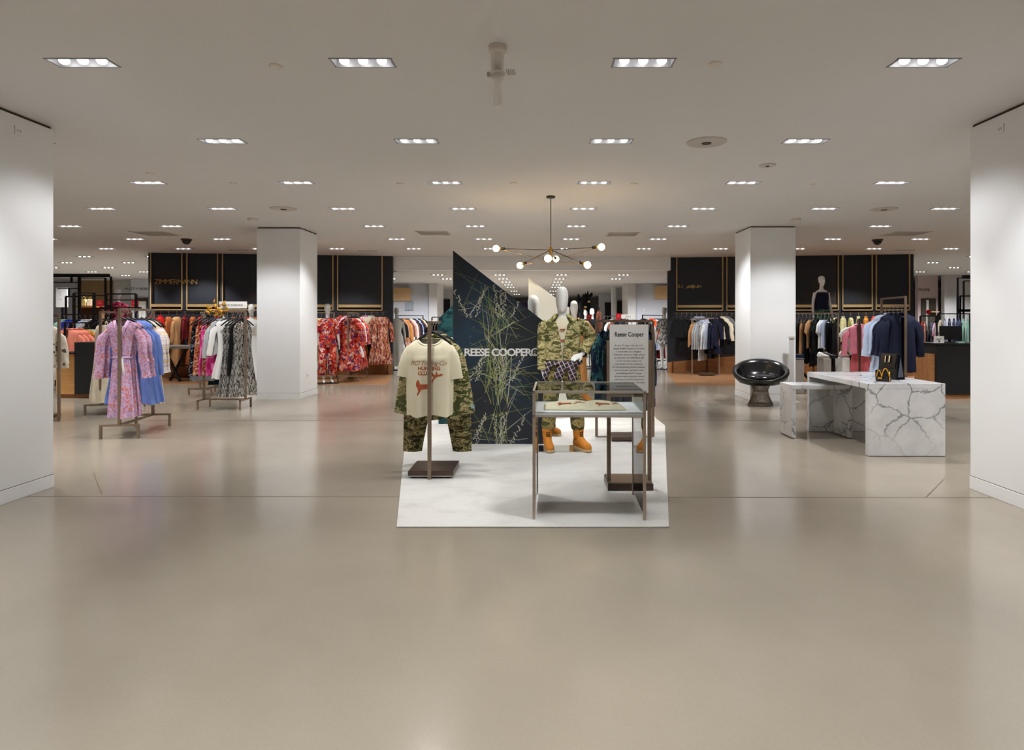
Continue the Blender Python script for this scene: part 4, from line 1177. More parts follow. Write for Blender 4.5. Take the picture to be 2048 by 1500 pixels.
# ---------------------------------------------------------------- mannequins
def ell(mb, rows, n=24):
    """Loft of ellipses: rows of (z, cx, cy, rx, ry)."""
    mb.loft([[(cx + rx * math.cos(2 * PI * j / n), cy + ry * math.sin(2 * PI * j / n), z) for j in range(n)] for z, cx, cy, rx, ry in rows])
def hand(mb, wrist, direction, palm_n, size=1.0, curl=0.35, thumb=1):
    w = Vector(wrist); d = Vector(direction).normalized(); pn = Vector(palm_n).normalized()
    pn = (pn - d * pn.dot(d)).normalized(); s = d.cross(pn).normalized()
    pal = w + d * 0.045 * size
    rings = []
    for q, (u, hw, ht) in enumerate(((-0.045, 0.024, 0.02), (-0.01, 0.034, 0.018), (0.03, 0.041, 0.016), (0.05, 0.038, 0.013))):
        c = pal + d * u * size
        rings.append([c + s * (hw * size * math.cos(2 * PI * j / 14)) + pn * (ht * size * math.sin(2 * PI * j / 14)) for j in range(14)])
    mb.loft(rings)
    for k, (o, L) in enumerate(((-0.031, 0.066), (-0.0105, 0.078), (0.0105, 0.074), (0.031, 0.06))):
        p = pal + d * 0.04 * size + s * o * size
        dd = (d + s * o * 2.2).normalized()
        pts = [p]
        a = 0.0
        for seg in (0.42, 0.32, 0.26):
            a += curl
            dirn = (dd * math.cos(a) + pn * math.sin(a)).normalized()
            pts.append(pts[-1] + dirn * L * seg * size)
        mb.tube(pts, [0.0098 * size, 0.0092 * size, 0.0085 * size, 0.0068 * size], 8)
    p = pal - d * 0.02 * size + s * 0.03 * thumb * size
    td = (d * 0.75 + s * thumb * 0.6 + pn * 0.35).normalized()
    mb.tube([p, p + td * 0.035 * size, p + (td + d * 0.4).normalized() * 0.068 * size], [0.013 * size, 0.0105 * size, 0.008 * size], 8)
M_SHO, M_ELB, M_WRI = (0.19, 0.0, 1.43), (0.335, 0.06, 1.275), (0.225, -0.115, 1.085)   # arm bent to the hip
A_SHO, A_ELB, A_WRI = (-0.19, 0.0, 1.43), (-0.222, 0.0, 1.16), (-0.222, -0.06, 0.895)   # arm hanging
L_HIP, L_KNE, L_ANK = (-0.10, 0, 0.90), (-0.135, -0.01, 0.49), (-0.168, 0.02, 0.09)
R_HIP, R_KNE, R_ANK = (0.10, 0, 0.90), (0.155, -0.02, 0.49), (0.20, 0.02, 0.09)
def male_body():
    mb = MB()
    ell(mb, [(0.82, 0, 0, .10, .09), (0.90, 0, 0, .165, .11), (1.0, 0, 0, .165, .11), (1.1, 0, 0, .15, .10), (1.22, 0, 0, .165, .11), (1.34, 0, 0, .19, .115), (1.43, 0, 0, .19, .10), (1.485, 0, 0, .11, .075), (1.50, 0, 0, .07, .065)])
    mb.tube([(0, 0, 1.44), (0, 0.0, 1.52), (0, -0.005, 1.60)], [0.062, 0.054, 0.052], 18)
    # egg head: narrow chin, broad crown
    ell(mb, [(1.548, 0, -0.035, .018, .02), (1.556, 0, -0.03, .034, .045), (1.58, 0, -0.02, .05, .07), (1.63, 0, -0.008, .063, .09), (1.69, 0, 0.0, .071, .1), (1.75, 0, 0.0, .0725, .102), (1.80, 0, 0.0, .064, .092), (1.83, 0, 0, .048, .07), (1.848, 0, 0, .026, .04), (1.852, 0, 0, .008, .01)], 28)
    for a, b, c in ((M_SHO, M_ELB, M_WRI), (A_SHO, A_ELB, A_WRI)):
        mb.tube([a, tuple(lerp(p, q, .5) for p, q in zip(a, b)), b, tuple(lerp(p, q, .35) for p, q in zip(b, c)), c], [.055, .05, .042, .04, .027], 14)
    for a, b, c in ((L_HIP, L_KNE, L_ANK), (R_HIP, R_KNE, R_ANK)):
        mb.tube([a, tuple(lerp(p, q, .5) for p, q in zip(a, b)), b, tuple(lerp(p, q, .3) for p, q in zip(b, c)), c], [.092, .078, .056, .058, .036], 16)
    hand(mb, A_WRI, (0.25, -0.12, -1), (0.9, -0.3, 0.2), 0.95, 0.22, -1)
    hand(mb, M_WRI, (-0.9, -0.25, -0.42), (0.1, 0.8, -0.6), 0.95, 0.12, 1)
    return remesh(mb, 'body', M['mannequin'], 0.0062, 5)
MALE = male_body()

def jacket_mesh():
    mb = MB(); n = 56
    ctrl = [(1.02, .205, .135), (1.08, .207, .138), (1.2, .205, .14), (1.32, .214, .138), (1.40, .216, .125), (1.445, .198, .105), (1.475, .15, .09), (1.495, .10, .08), (1.51, .085, .078)]
    gaps = [(1.02, .02), (1.12, .03), (1.25, .08), (1.40, .19), (1.47, .38), (1.51, .6)]
    rings = []
    rnd = random.Random(3)
    for i in range(29):
        z = lerp(1.015, 1.51, i / 28)
        w, d = interp(ctrl, z); g = interp(gaps, z)[0]
        ring = []
        for j in range(n):
            th = -PI / 2 + g + (2 * PI - 2 * g) * j / (n - 1)
            c, s = math.cos(th), math.sin(th)
            k = 1 + 0.022 * math.sin(5 * th + z * 18) * (1.5 - z) * 2 + 0.015 * math.sin(9 * th - z * 31)
            ring.append((w * math.copysign(abs(c) ** .85, c) * k, d * math.copysign(abs(s) ** .85, s) * k, z))
        rings.append(ring)
    mb.loft(rings, False, False, closed=False)
    return mb.mesh('torso', M['paper'], True)
JACK = jacket_mesh()
def sleeve_mesh(a, b, c, seed):
    P = [Vector(p) for p in (a, b, c)]
    a0 = P[0] + Vector((-0.03 if a[0] > 0 else 0.03, 0, 0.0))
    pts = [a0, P[0].lerp(P[1], .12), P[0].lerp(P[1], .4), P[0].lerp(P[1], .75), P[1] + Vector((0.005 if a[0] > 0 else -0.005, 0.005, 0)), P[1].lerp(P[2], .25), P[1].lerp(P[2], .55), P[1].lerp(P[2], .85), P[1].lerp(P[2], .99)]
    mb = MB(); mb.tube(pts, [.06, .08, .076, .068, .066, .062, .06, .058, .056], 22, caps=False, fold=0.045, seed=seed)
    return mb.mesh('sleeve', M['paper'], True)
SL_R, SL_L = sleeve_mesh(M_SHO, M_ELB, M_WRI, 2), sleeve_mesh(A_SHO, A_ELB, A_WRI, 5)
def collar_mesh():
    mb = MB(); rings = []
    for j in range(33):
        u = j / 32; th = -PI / 2 + 0.62 + (2 * PI - 1.24) * u
        c, s = math.cos(th), math.sin(th)
        end = abs(u - .5) * 2
        drop = 0.045 + 0.03 * end ** 3
        out = 0.045 + 0.02 * end ** 3
        p0 = Vector((.082 * c, .075 * s, 1.505)); p1 = Vector((.090 * c, .083 * s, 1.535)); p2 = Vector(((.090 + out) * c, (.083 + out) * s, 1.535 - drop)); p3 = p2 + Vector((c * .004, s * .004, -0.004))
        rings.append([p0, p1 + Vector((0, 0, .004)), p2, p3, p1 - Vector((c * .008, s * .008, 0))])
    mb.loft(rings, True, True, closed=True)
    return mb.mesh('collar', M['paper'], True)
COLLAR = collar_mesh()
def pants_mesh():
    mb = MB(); n = 36
    rings = []
    for i in range(9):
        z = lerp(0.80, 1.06, i / 8); w, d = interp([(0.80, .185, .12), (0.9, .19, .125), (1.0, .18, .12), (1.06, .172, .115)], z)
        rings.append([(w * math.cos(2 * PI * j / n), d * math.sin(2 * PI * j / n), z) for j in range(n)])
    mb.loft(rings, True, False)
    for a, b, c, sd_ in ((L_HIP, L_KNE, L_ANK, 3), (R_HIP, R_KNE, R_ANK, 6)):
        P = [Vector(p) for p in (a, b, c)]
        pts = [P[0] + Vector((0, 0, 0.02)), P[0].lerp(P[1], .25), P[0].lerp(P[1], .6), P[1], P[1].lerp(P[2], .3), P[1].lerp(P[2], .5), P[1].lerp(P[2], .6), P[1].lerp(P[2], .66), P[1].lerp(P[2], .69)]
        mb.tube(pts, [.108, .106, .094, .086, .08, .08, .08, .07, .054], 22, fold=0.035, seed=sd_)
    return mb.mesh('trousers', M['paper'], True)
PANTS = pants_mesh()
def tee_under_mesh():
    mb = MB(); n = 30; rings = []
    for i in range(10):
        z = lerp(0.98, 1.50, i / 9); w, d = interp([(0.98, .175, .118), (1.2, .175, .122), (1.34, .195, .125), (1.44, .19, .108), (1.475, .11, .085), (1.50, .068, .068)], z)
        rings.append([(w * math.cos(2 * PI * j / n), d * math.sin(2 * PI * j / n), z) for j in range(n)])
    mb.loft(rings, False, False)
    return mb.mesh('t_shirt', M['cream'], True)
TEE = tee_under_mesh()
def boot_mesh():
    mb = MB(); n = 20
    secs = [(0.085, .036, 0.0, .10), (0.06, .042, 0.0, .16), (0.0, .045, 0.0, .16), (-0.04, .044, 0.0, .145), (-0.08, .046, 0.0, .115), (-0.13, .050, 0.0, .088), (-0.175, .048, 0.0, .078), (-0.205, .036, 0.0, .062), (-0.22, .015, 0.0, .045)]
    rings = []
    for y, w, zb, zt in secs:
        rings.append([(w * math.copysign(abs(math.cos(2 * PI * j / n)) ** .8, math.cos(2 * PI * j / n)), y, (zb + zt) / 2 + 0.012 + (zt - zb) / 2 * math.sin(2 * PI * j / n)) for j in range(n)])
    mb.loft(rings)
    ell(mb, [(0.10, 0, 0.02, .05, .06), (0.15, 0, 0.022, .055, .064), (0.2, 0, 0.022, .06, .068), (0.225, 0, 0.022, .063, .07), (0.232, 0, 0.022, .05, .055)], n)
    return mb.mesh('boot', M['paper'], True)
BOOT = boot_mesh()
so = MB()
outl = [(0.095 * 0 + .04 * math.sin(a), 0.055 + 0.042 * math.cos(a)) for a in [q * PI / 8 - PI / 2 for q in range(9)]] + [(.047, -0.03), (.054, -0.12), (.05, -0.18), (.032, -0.215), (0, -0.232), (-.032, -0.215), (-.05, -0.18), (-.054, -0.12), (-.047, -0.03)]
SOLE = so.prism(outl, 0, 0.024).mesh('sole', M['paper'])
lc_ = MB()
for q in range(6):
    z = 0.105 + q * 0.02; y = -0.062 + q * 0.0045
    lc_.bar((-0.022, y - 0.0, z), (0.022, y, z + 0.008), 0.006).bar((0.022, y, z), (-0.022, y, z + 0.008), 0.006)
LACE = lc_.mesh('laces', M['paper'])
M['wheat'] = plain('wheat_nubuck', (206, 130, 40), 0.8, var=0.15, scale=14)
M['wheatsole'] = plain('pale_sole', (206, 178, 130), 0.7); M['lace'] = plain('brown_lace', (98, 62, 26), 0.8)
M['tan'] = fabric('tan_cotton', (206, 160, 110)); M['tandark'] = fabric('tan_trouser_cloth', (186, 132, 76)); M['olive'] = fabric('olive_cloth', (80, 84, 60))
C_J = camo('camo_jacket', [(96, 90, 56), (92, 98, 52), (206, 194, 142), (134, 118, 76)], 6.5)
C_M = camo('camo_khaki', [(78, 70, 42), (86, 90, 50), (180, 162, 108), (126, 106, 62)], 8)
def male(label, loc, rz, sc, jacket, trousers, tee, boots=True):
    t = thing('mannequin', label, 'mannequin', loc, rz); t.scale = (sc, sc, sc)
    link_mesh('body', MALE, t)
    j = link_mesh('jacket', JACK, t, mat=jacket)
    for nm, me in (('sleeve', SL_L), ('sleeve', SL_R), ('collar', COLLAR)): link_mesh(nm, me, j, mat=jacket)
    link_mesh('t_shirt', TEE, t, mat=tee)
    link_mesh('trousers', PANTS, t, mat=trousers)
    if boots:
        for c, a in ((L_ANK, 8), (R_ANK, 28)):
            b = link_mesh('boot', BOOT, t, (c[0] * .985, c[1] - .035, 0.0), (0, 0, R(a)), M['wheat'])
            link_mesh('sole', SOLE, b, mat=M['wheatsole']); link_mesh('laces', LACE, b, mat=M['lace'])
    MB().box((0.03, 0.0, -0.004), (0.6, 0.36, 0.008)).build('base_plate', M['mirror'], t)
    return t, j
mx_, my_ = X(1124, 7.27), 7.27
t, j = male('white egg-headed mannequin in camouflage jacket and tan boots, hand on hip', (mx_, my_, RUGZ + 0.008), 0, 1.0, C_J, C_M, M['cream'])
for sx in (-1, 1):
    mb = MB()
    rings = []
    for q in range(9):
        u = lerp(-0.06, 0.06, q / 8); x = sx * 0.115 + u
        y = -0.138 * math.sqrt(max(0.05, 1 - (x / .225) ** 2)) ** .85 - 0.004
        rings.append([(x, y, 1.335), (x, y - .008, 1.335), (x, y - .009, 1.285 - 0.012 * (1 - abs(u) / .06)), (x, y, 1.285)])
    mb.loft(rings).build('pocket_flap', C_J, j, smooth=False)
hem = MB(); rings = []
for q in range(41):
    th = -PI / 2 + .03 + (2 * PI - .06) * q / 40; c, s = math.cos(th), math.sin(th)
    x, y = .209 * math.copysign(abs(c) ** .85, c), .14 * math.copysign(abs(s) ** .85, s)
    rings.append([(x, y, 1.012), (x * 1.025, y * 1.025, 1.016), (x * 1.025, y * 1.025, 1.05), (x, y, 1.055)])
hem.loft(rings).build('hem_band', C_J, j, smooth=False)
bt_ = MB()
for z in (1.06, 1.14, 1.22): bt_.ball((0.018, -0.146, z), (.007, .004, .007), 10, 6)
bt_.build('button', M['darkbronze'], j)
MB().box((0.30, -0.075, 1.14), (0.05, 0.03, 0.04)).build('sleeve_patch', M['patch'], j).rotation_euler = (0.2, 0.6, 0.5)
# flannel shirt tied round the hips
PL = plaid('plaid_flannel')
s_ = MB(); pts = []
for q in range(33):
    th = PI / 2 + 2 * PI * q / 32; c, s = math.cos(th), math.sin(th)
    pts.append((.2 * c, .14 * s - .01, 1.0 - 0.03 * max(0, -s) + 0.01 * math.sin(3 * th)))
fl_ = s_.tube(pts, [.03 + .006 * math.sin(q * 1.7) for q in range(33)], 12, caps=False, flat=1.0, fold=.08).build('tied_shirt', PL, t, smooth=True)
MB().ball((0.03, -0.165, 0.965), (.042, .032, .036), 14, 10).build('knot', PL, fl_, smooth=True)
MB().tube([(0.02, -0.17, 0.96), (-0.015, -0.185, 0.92), (-0.045, -0.175, 0.86), (-0.055, -0.17, 0.80)], [.03, .042, .05, .052], 14, flat=.45, fold=.06).build('tied_sleeve', PL, fl_, smooth=True)
MB().tube([(0.05, -0.17, 0.965), (0.095, -0.185, 0.92), (0.112, -0.175, 0.85), (0.115, -0.17, 0.795)], [.03, .042, .05, .054], 14, flat=.45, fold=.06, seed=3).build('tied_sleeve', PL, fl_, smooth=True)
MB().tube([(-0.12, -0.12, 0.99), (-0.16, -0.13, 0.93), (-0.19, -0.11, 0.84), (-0.20, -0.10, 0.78)], [.022, .026, .028, .03], 12, flat=.5, fold=.06, seed=3).build('hanging_hem', PL, fl_, smooth=True)
for q, z in enumerate((1.36, 1.24)):
    MB().bar((-0.03, -0.135 + q * .004, z), (0.03, -0.135 + q * .004, z), .004, .018).build('tee_print', M['rust'], t)

y = 8.15
male('white egg-headed mannequin mostly hidden behind the tall dark panel', (X(1067, y), y, RUGZ + 0.008), R(20), 0.965, M['olive'], C_M, M['cream'])
y = 11.5
male('white egg-headed mannequin in tan jacket, behind the camouflage mannequin', (X(1148, y), y, 0.008), 0, 0.985, M['tan'], M['tandark'], M['cream'])

# female figures with faces
def female_body():
    mb = MB()
    ell(mb, [(0.80, 0, 0, .10, .08), (0.88, 0, 0, .165, .105), (0.95, 0, 0, .165, .105), (1.06, 0, 0, .122, .085), (1.12, 0, 0, .115, .08), (1.22, 0, -.005, .14, .10), (1.30, 0, -.01, .15, .105), (1.38, 0, 0, .165, .08), (1.42, 0, 0, .12, .065), (1.45, 0, 0, .06, .05)])
    for sx in (-1, 1): mb.ball((sx * .065, -.062, 1.26), (.055, .045, .055), 12, 8)
    mb.tube([(0, .005, 1.40), (0, 0, 1.50), (0, -.01, 1.58)], [.052, .044, .046], 14)
    ell(mb, [(1.535, 0, -.055, .012, .014), (1.545, 0, -.05, .03, .03), (1.57, 0, -.035, .047, .06), (1.61, 0, -.02, .059, .082), (1.66, 0, -.008, .066, .092), (1.70, 0, 0, .068, .095), (1.735, 0, .004, .06, .085), (1.76, 0, .005, .04, .06), (1.772, 0, .005, .015, .02)], 24)
    mb.tube([(0, -.102, 1.665), (0, -.112, 1.64), (0, -.118, 1.622)], [.009, .012, .014], 8)         # nose
    mb.ball((0, -.092, 1.585), (.022, .014, .011), 10, 6)                                            # lips
    for sx in (-1, 1):
        mb.ball((sx * .068, .005, 1.635), (.008, .016, .028), 8, 6)                                   # ears
        mb.ball((sx * .026, -.086, 1.655), (.015, .012, .009), 8, 6)                                  # eyelids
        mb.tube([(sx * .165, 0, 1.375), (sx * .2, .01, 1.22), (sx * .222, .0, 1.09), (sx * .235, -.02, .98), (sx * .245, -.04, .86)], [.042, .036, .031, .029, .02], 12)
        hand(mb, (sx * .245, -.04, .86), (sx * .05, -.15, -1), (-sx, -.2, 0), .85, .15, -sx)
        mb.tube([(sx * .085, 0, .88), (sx * .09, -.005, .68), (sx * .085, -.01, .47), (sx * .085, .015, .32), (sx * .08, .02, .09)], [.088, .072, .048, .05, .029], 14)
        mb.tube([(sx * .08, .03, .055), (sx * .085, -.05, .05), (sx * .095, -.13, .02)], [.03, .028, .018], 10)
    return remesh(mb, 'body', M['mannequin'], .0085, 5)
FEMALE = female_body()
def dress_mesh(name, ctrl, seed=0, fold=.06, nf=9, neck=0.0):
    mb = MB(); n = 44; rings = []; p = seed * 1.7
    for i in range(25):
        u = i / 24; z = lerp(ctrl[0][0], ctrl[-1][0], u)
        w, d = interp([(-c[0], c[1], c[2]) for c in ctrl], -z)
        a = fold * max(0, u - .35) * 1.5
        rings.append([(w * math.cos(2 * PI * j / n) * (1 + a * math.sin(nf * 2 * PI * j / n + p)), d * math.sin(2 * PI * j / n) * (1 + a * math.sin(nf * 2 * PI * j / n + p)), z - (neck * max(0, -math.sin(2 * PI * j / n)) if i == 0 else 0)) for j in range(n)])
    mb.loft(rings, False, False)
    return mb.mesh(name, M['paper'], True)
BOD = [(1.445, .08, .06), (1.42, .14, .08), (1.37, .178, .108), (1.30, .17, .132), (1.22, .158, .138), (1.12, .128, .095)]
D_GOWN = dress_mesh('dress', BOD + [(1.06, .135, .1), (.95, .18, .125), (.6, .24, .2), (.12, .30, .26)], 1, .10)
D_MIDI = dress_mesh('dress', BOD + [(1.06, .135, .1), (.95, .18, .125), (.75, .21, .16), (.38, .25, .22)], 2, .10)
D_MINI = dress_mesh('dress', BOD + [(1.06, .14, .11), (.95, .185, .13), (.72, .215, .16)], 3, .05)
D_TOP = dress_mesh('top', [(1.40, .125, .085), (1.37, .165, .1), (1.32, .168, .125), (1.25, .165, .14), (1.18, .155, .13), (1.08, .16, .12), (0.98, .185, .135)], 4, .05, neck=.05)
D_HIGH = dress_mesh('top', [(1.455, .055, .052), (1.435, .11, .07), (1.40, .165, .09), (1.32, .172, .125), (1.25, .165, .14), (1.18, .155, .13), (1.08, .16, .12), (0.98, .185, .135)], 4, .05)
D_SKIRT = dress_mesh('skirt', [(1.05, .15, .112), (.95, .185, .13), (.6, .21, .17)], 5, .08)
D_SLV = MB()
for sx in (-1, 1): D_SLV.tube([(sx * .15, 0, 1.375), (sx * .185, .0, 1.33), (sx * .208, .005, 1.2), (sx * .225, 0, 1.09)], [.05, .062, .058, .055], 14, caps=False)
D_SLV = D_SLV.mesh('sleeves', M['paper'], True)
wl = MB()
ell(wl, [(1.06, 0, 0, .14, .105), (.95, 0, 0, .182, .128), (.84, 0, 0, .188, .13)], 28)
for sx in (-1, 1): wl.tube([(sx * .09, 0, .90), (sx * .1, -.005, .55), (sx * .112, .005, .18)], [.1, .094, .098], 20, fold=.03, seed=sx)
WIDE = wl.mesh('wide_trousers', M['paper'], True)
FLOR = cells('red_floral', [(196, 30, 34), (222, 70, 40), (232, 200, 188), (208, 40, 40), (86, 62, 120), (226, 96, 70), (150, 24, 36), (238, 150, 120)], 17, distort=.12)
FLORS = cells('red_floral_small', [(190, 34, 36), (214, 80, 50), (226, 170, 140), (150, 30, 40), (110, 60, 90), (206, 60, 44)], 30, distort=.12)
M['whitecloth'] = fabric('white_cloth', (238, 238, 236), var=.03)
M['navycloth'] = fabric('navy_cloth', (26, 28, 52)); M['blackcloth'] = fabric('black_cloth', (14, 14, 16))
SEQG = cells('green_sequins', [(24, 60, 50), (60, 110, 96), (16, 34, 30), (120, 160, 150)], 45, (1, 1, 1.5), .3, .4)
SILV = cells('silver_floral', [(190, 192, 194), (120, 124, 130), (220, 220, 216), (90, 96, 100)], 30, (1, 1, .7), .5)
PINKF = cells('magenta_pattern', [(206, 30, 84), (226, 40, 90), (40, 16, 30), (240, 120, 150)], 18, (1, 1, 2))
def female(label, x, y, z, rz, parts, sc=1.0, plate=True):
    t = thing('mannequin', label, 'mannequin', (x, y, z), R(rz)); t.scale = (sc, sc, sc)
    link_mesh('body', FEMALE, t)
    for nm, me, m in parts: link_mesh(nm, me, t, mat=m)
    if plate: MB().box((0, 0, -0.006), (0.42, 0.34, 0.012)).build('base_plate', M['blackmatte'], t)
    return t
female('white mannequin in long white gown, half hidden by the left rear column', X(503, 14.4), 14.4, .016, 15, [('dress', D_GOWN, M['whitecloth']), ('sleeves', D_SLV, M['whitecloth'])], 1.03)
female('white mannequin in a red floral jumpsuit beside the left rear column', X(655, 14.75), 14.75, .016, 28, [('top', D_HIGH, FLOR), ('wide_trousers', WIDE, FLOR), ('sleeves', D_SLV, FLOR)], 1.04)
female('white mannequin in flowing pale gown at the corner of the left dark wall', X(793, 18.6), 18.6, .012, 20, [('dress', D_GOWN, M['whitecloth'])], 1.03)
female('white mannequin in short silver patterned dress beside the right dark wall edge', X(1329, 18.9), 18.9, .012, -40, [('dress', D_MINI, SILV), ('sleeves', D_SLV, SILV)], 1.04)
female('white mannequin in navy top and green sequin skirt, standing on the trestle table', X(1643, 14.8), 14.8, .752, 10, [('top', D_TOP, M['navycloth']), ('skirt', D_SKIRT, SEQG)], .99)
female('white mannequin in magenta patterned top at the far left, above the racks', X(236, 15.2), 15.2, .48, 30, [('top', D_HIGH, PINKF), ('sleeves', D_SLV, PINKF), ('wide_trousers', WIDE, M['blackcloth'])], .98)
tag(MB().box((X(236, 15.2), 15.2, .23), (.7, .6, .46)).build('plinth', M['black'], bevel=.004), 'black plinth under the mannequin in magenta top', 'plinth')
for px, y, rz, lb, m in ((1184, 20.0, -10, 'far white mannequin in dark top, beyond the sign stand', M['blackcloth']), (1171, 25.0, 15, 'smallest far mannequin in black, beside a red sign', M['blackcloth'])):
    female(lb, X(px, y), y, .012, rz, [('dress', D_MIDI, m), ('sleeves', D_SLV, m)], 1.03)
# towering black ruffled outfit far behind
y = 26.0
t = thing('ruffled_gown_display', 'tall black jagged ruffled gown on a stand, far behind the camouflage mannequin', 'gown', (X(1170, y), y, 0))
mb = MB(); rnd = random.Random(9)
ell(mb, [(0.05, 0, 0, .42, .32), (.8, 0, 0, .3, .25), (1.4, 0, 0, .24, .22), (2.0, 0, 0, .26, .22), (2.4, 0, 0, .15, .13)], 20)
for k in range(46):
    a = rnd.uniform(0, 2 * PI); z = rnd.uniform(.3, 2.42); r = .27
    L = rnd.uniform(.16, .36)
    mb.tube([(r * .6 * math.cos(a), r * .5 * math.sin(a), z), (r * math.cos(a), r * .8 * math.sin(a), z + L * .5), (r * 1.05 * math.cos(a), r * .8 * math.sin(a), z + L)], [.08, .06, .008], 6, flat=.4)
mb.build('gown', M['blackcloth'], t)
MB().lathe([(.2, 0), (.2, .02), (.02, .03), (.02, .1)], 20).build('stand', M['black'], t)
br_ = MB()
for q, (a, b) in enumerate(((.0, 1.98), (-.02, 1.85), (.14, 2.2))): br_.ball((a, -.3, b), (.06, .04, .045), 10, 8)
br_.build('brooch', M['gold'], t)

# ---------------------------------------------------------------- racks
def fin_rail(mb, p0, p1, w=.04, h=.03, seg=9):
    """Rail made of short blocks with grooves between them."""
    p0, p1 = Vector(p0), Vector(p1)
    mb.bar(p0, p1, w * .6, h * .6)
    for k in range(seg):
        a, b = (k + .06) / seg, (k + .94) / seg
        mb.bar(p0.lerp(p1, a), p0.lerp(p1, b), w, h)
def rack(label, p0, p1, top, foot=.42, footh=.155, mat=None, blocks=True, z=0.0, base='feet', group='bronze clothes racks'):
    """Free-standing rail between floor points p0 and p1."""
    mat = mat or M['bronze']
    t = thing('clothes_rack', label, 'clothes rack', (p0[0], p0[1], z), group=group)
    e = Vector((p1[0] - p0[0], p1[1] - p0[1], 0)); d = e.normalized(); nr = Vector((-d.y, d.x, 0))
    w = .026
    for o in (Vector((0, 0, 0)), e):
        b = o + Vector((0, 0, footh if base == 'feet' else .02))
        MB().bar(b, o + Vector((0, 0, top)), .034, .026).build('post', mat, t)
        if base == 'feet':
            f = MB(); f.bar(b - nr * foot / 2, b + nr * foot / 2, w)
            for s in (-1, 1): f.bar(o + nr * s * (foot / 2 - w / 2), o + nr * s * (foot / 2 - w / 2) + Vector((0, 0, footh)), w)
            f.build('foot', mat, t)
    r = MB()
    if blocks: fin_rail(r, Vector((0, 0, top)), e + Vector((0, 0, top)), seg=max(5, int(e.length * 12)))
    else: r.bar((0, 0, top), e + Vector((0, 0, top)), .026)
    r.build('rail', mat, t)
    b = MB()
    if base == 'feet': b.bar(Vector((0, 0, footh)), e + Vector((0, 0, footh)), w)
    else: b.bar(Vector((0, 0, .012)), e + Vector((0, 0, .012)), .03, .024)
    b.build('base_bar', mat, t)
    if base == 'plate':
        c = e / 2
        MB().box((c.x, c.y - .12, .045), (max(abs(e.x), abs(e.y)) * .55, .36, .04)).build('base_plate', M['darkwood'], t)
    return t

KIND = {}
def kind(name):
    if name in KIND: return KIND[name]
    g = garment_mesh
    K = {
     'blouse': lambda: g('blouse', 0, [(.13, .09, .03), (.17, .17, .05), (.2, .20, .06), (.29, .175, .07), (.7, .18, .085)], (.54, .062, .042), .12, 7, 1, collar=True),
     'shirt': lambda: g('shirt', 0, [(.13, .08, .03), (.17, .17, .045), (.2, .205, .05), (.29, .18, .06), (.82, .185, .065)], (.6, .06, .042), .10, 6, 2, collar=True),
     'tee': lambda: g('tee', 0, [(.13, .1, .03), (.17, .18, .045), (.2, .22, .05), (.3, .215, .06), (.72, .22, .07)], (.2, .075, .085), .10, 6, 3, splay=.1),
     'jacket': lambda: g('jacket', 0, [(.13, .09, .04), (.17, .18, .06), (.2, .215, .075), (.3, .19, .09), (.74, .195, .09)], (.58, .072, .054), .08, 5, 4, open_front=.13, collar=True),
     'coat': lambda: g('coat', 0, [(.13, .09, .04), (.17, .18, .06), (.2, .22, .075), (.3, .19, .09), (1.08, .22, .11)], (.62, .074, .054), .1, 5, 5, open_front=.13, notch=.06, collar=True),
     'dress': lambda: g('dress', 0, [(.13, .09, .03), (.17, .16, .05), (.2, .19, .06), (.3, .16, .07), (.55, .145, .07), (.65, .15, .08), (1.1, .25, .12)], (.5, .056, .044), .18, 8, 6),
     'maxi': lambda: g('maxi_dress', 0, [(.13, .09, .03), (.17, .16, .05), (.2, .19, .06), (.3, .16, .07), (.55, .14, .07), (.65, .15, .08), (1.38, .27, .14)], (.58, .058, .062), .2, 9, 7),
     'gown': lambda: g('gown', 0, [(.19, .11, .03), (.24, .15, .05), (.35, .165, .06), (.55, .15, .06), (.65, .16, .07), (1.4, .25, .12)], None, .16, 9, 8, straps=1),
     'slip': lambda: g('slip_dress', 0, [(.2, .11, .03), (.26, .15, .05), (.4, .16, .06), (1.05, .2, .09)], None, .12, 8, 9, straps=1),
     'cami': lambda: g('camisole', 0, [(.2, .1, .03), (.26, .15, .05), (.36, .17, .06), (.68, .22, .09)], None, .18, 8, 10, straps=1),
     'skirt': lambda: g('skirt', 0, [(.17, .15, .03), (.22, .16, .05), (.6, .23, .08)], None, .16, 8, 11),
     'longskirt': lambda: g('long_skirt', 0, [(.17, .15, .03), (.22, .16, .05), (1.0, .25, .11)], None, .2, 9, 12),
     'robe': lambda: g('long_dress', 0, [(.13, .09, .03), (.17, .16, .05), (.2, .195, .06), (.3, .15, .065), (.62, .10, .05), (.72, .115, .06), (1.38, .165, .10)], (.66, .058, .058), .2, 7, 17, notch=.09),
     'tier': lambda: g('tiered_dress', 0, [(.13, .09, .03), (.17, .16, .05), (.2, .19, .06), (.52, .17, .06), (.8, .2, .07), (.84, .27, .08), (1.24, .33, .10)], (.66, .06, .05), .2, 9, 18),
     'puff': lambda: g('puff_sleeve_dress', 0, [(.13, .08, .03), (.17, .16, .05), (.2, .19, .06), (.55, .16, .07), (.65, .17, .08), (1.3, .25, .12)], (.66, .08, .075), .2, 9, 13, puff=.35, splay=.07),
     'trousers': lambda: trousers_mesh('trousers', .95, .17, .095, .1, .01, .045, 14),
     'flares': lambda: trousers_mesh('flared_trousers', 1.0, .16, .085, .14, .03, .05, 15),
    }
    KIND[name] = K[name]()
    return KIND[name]
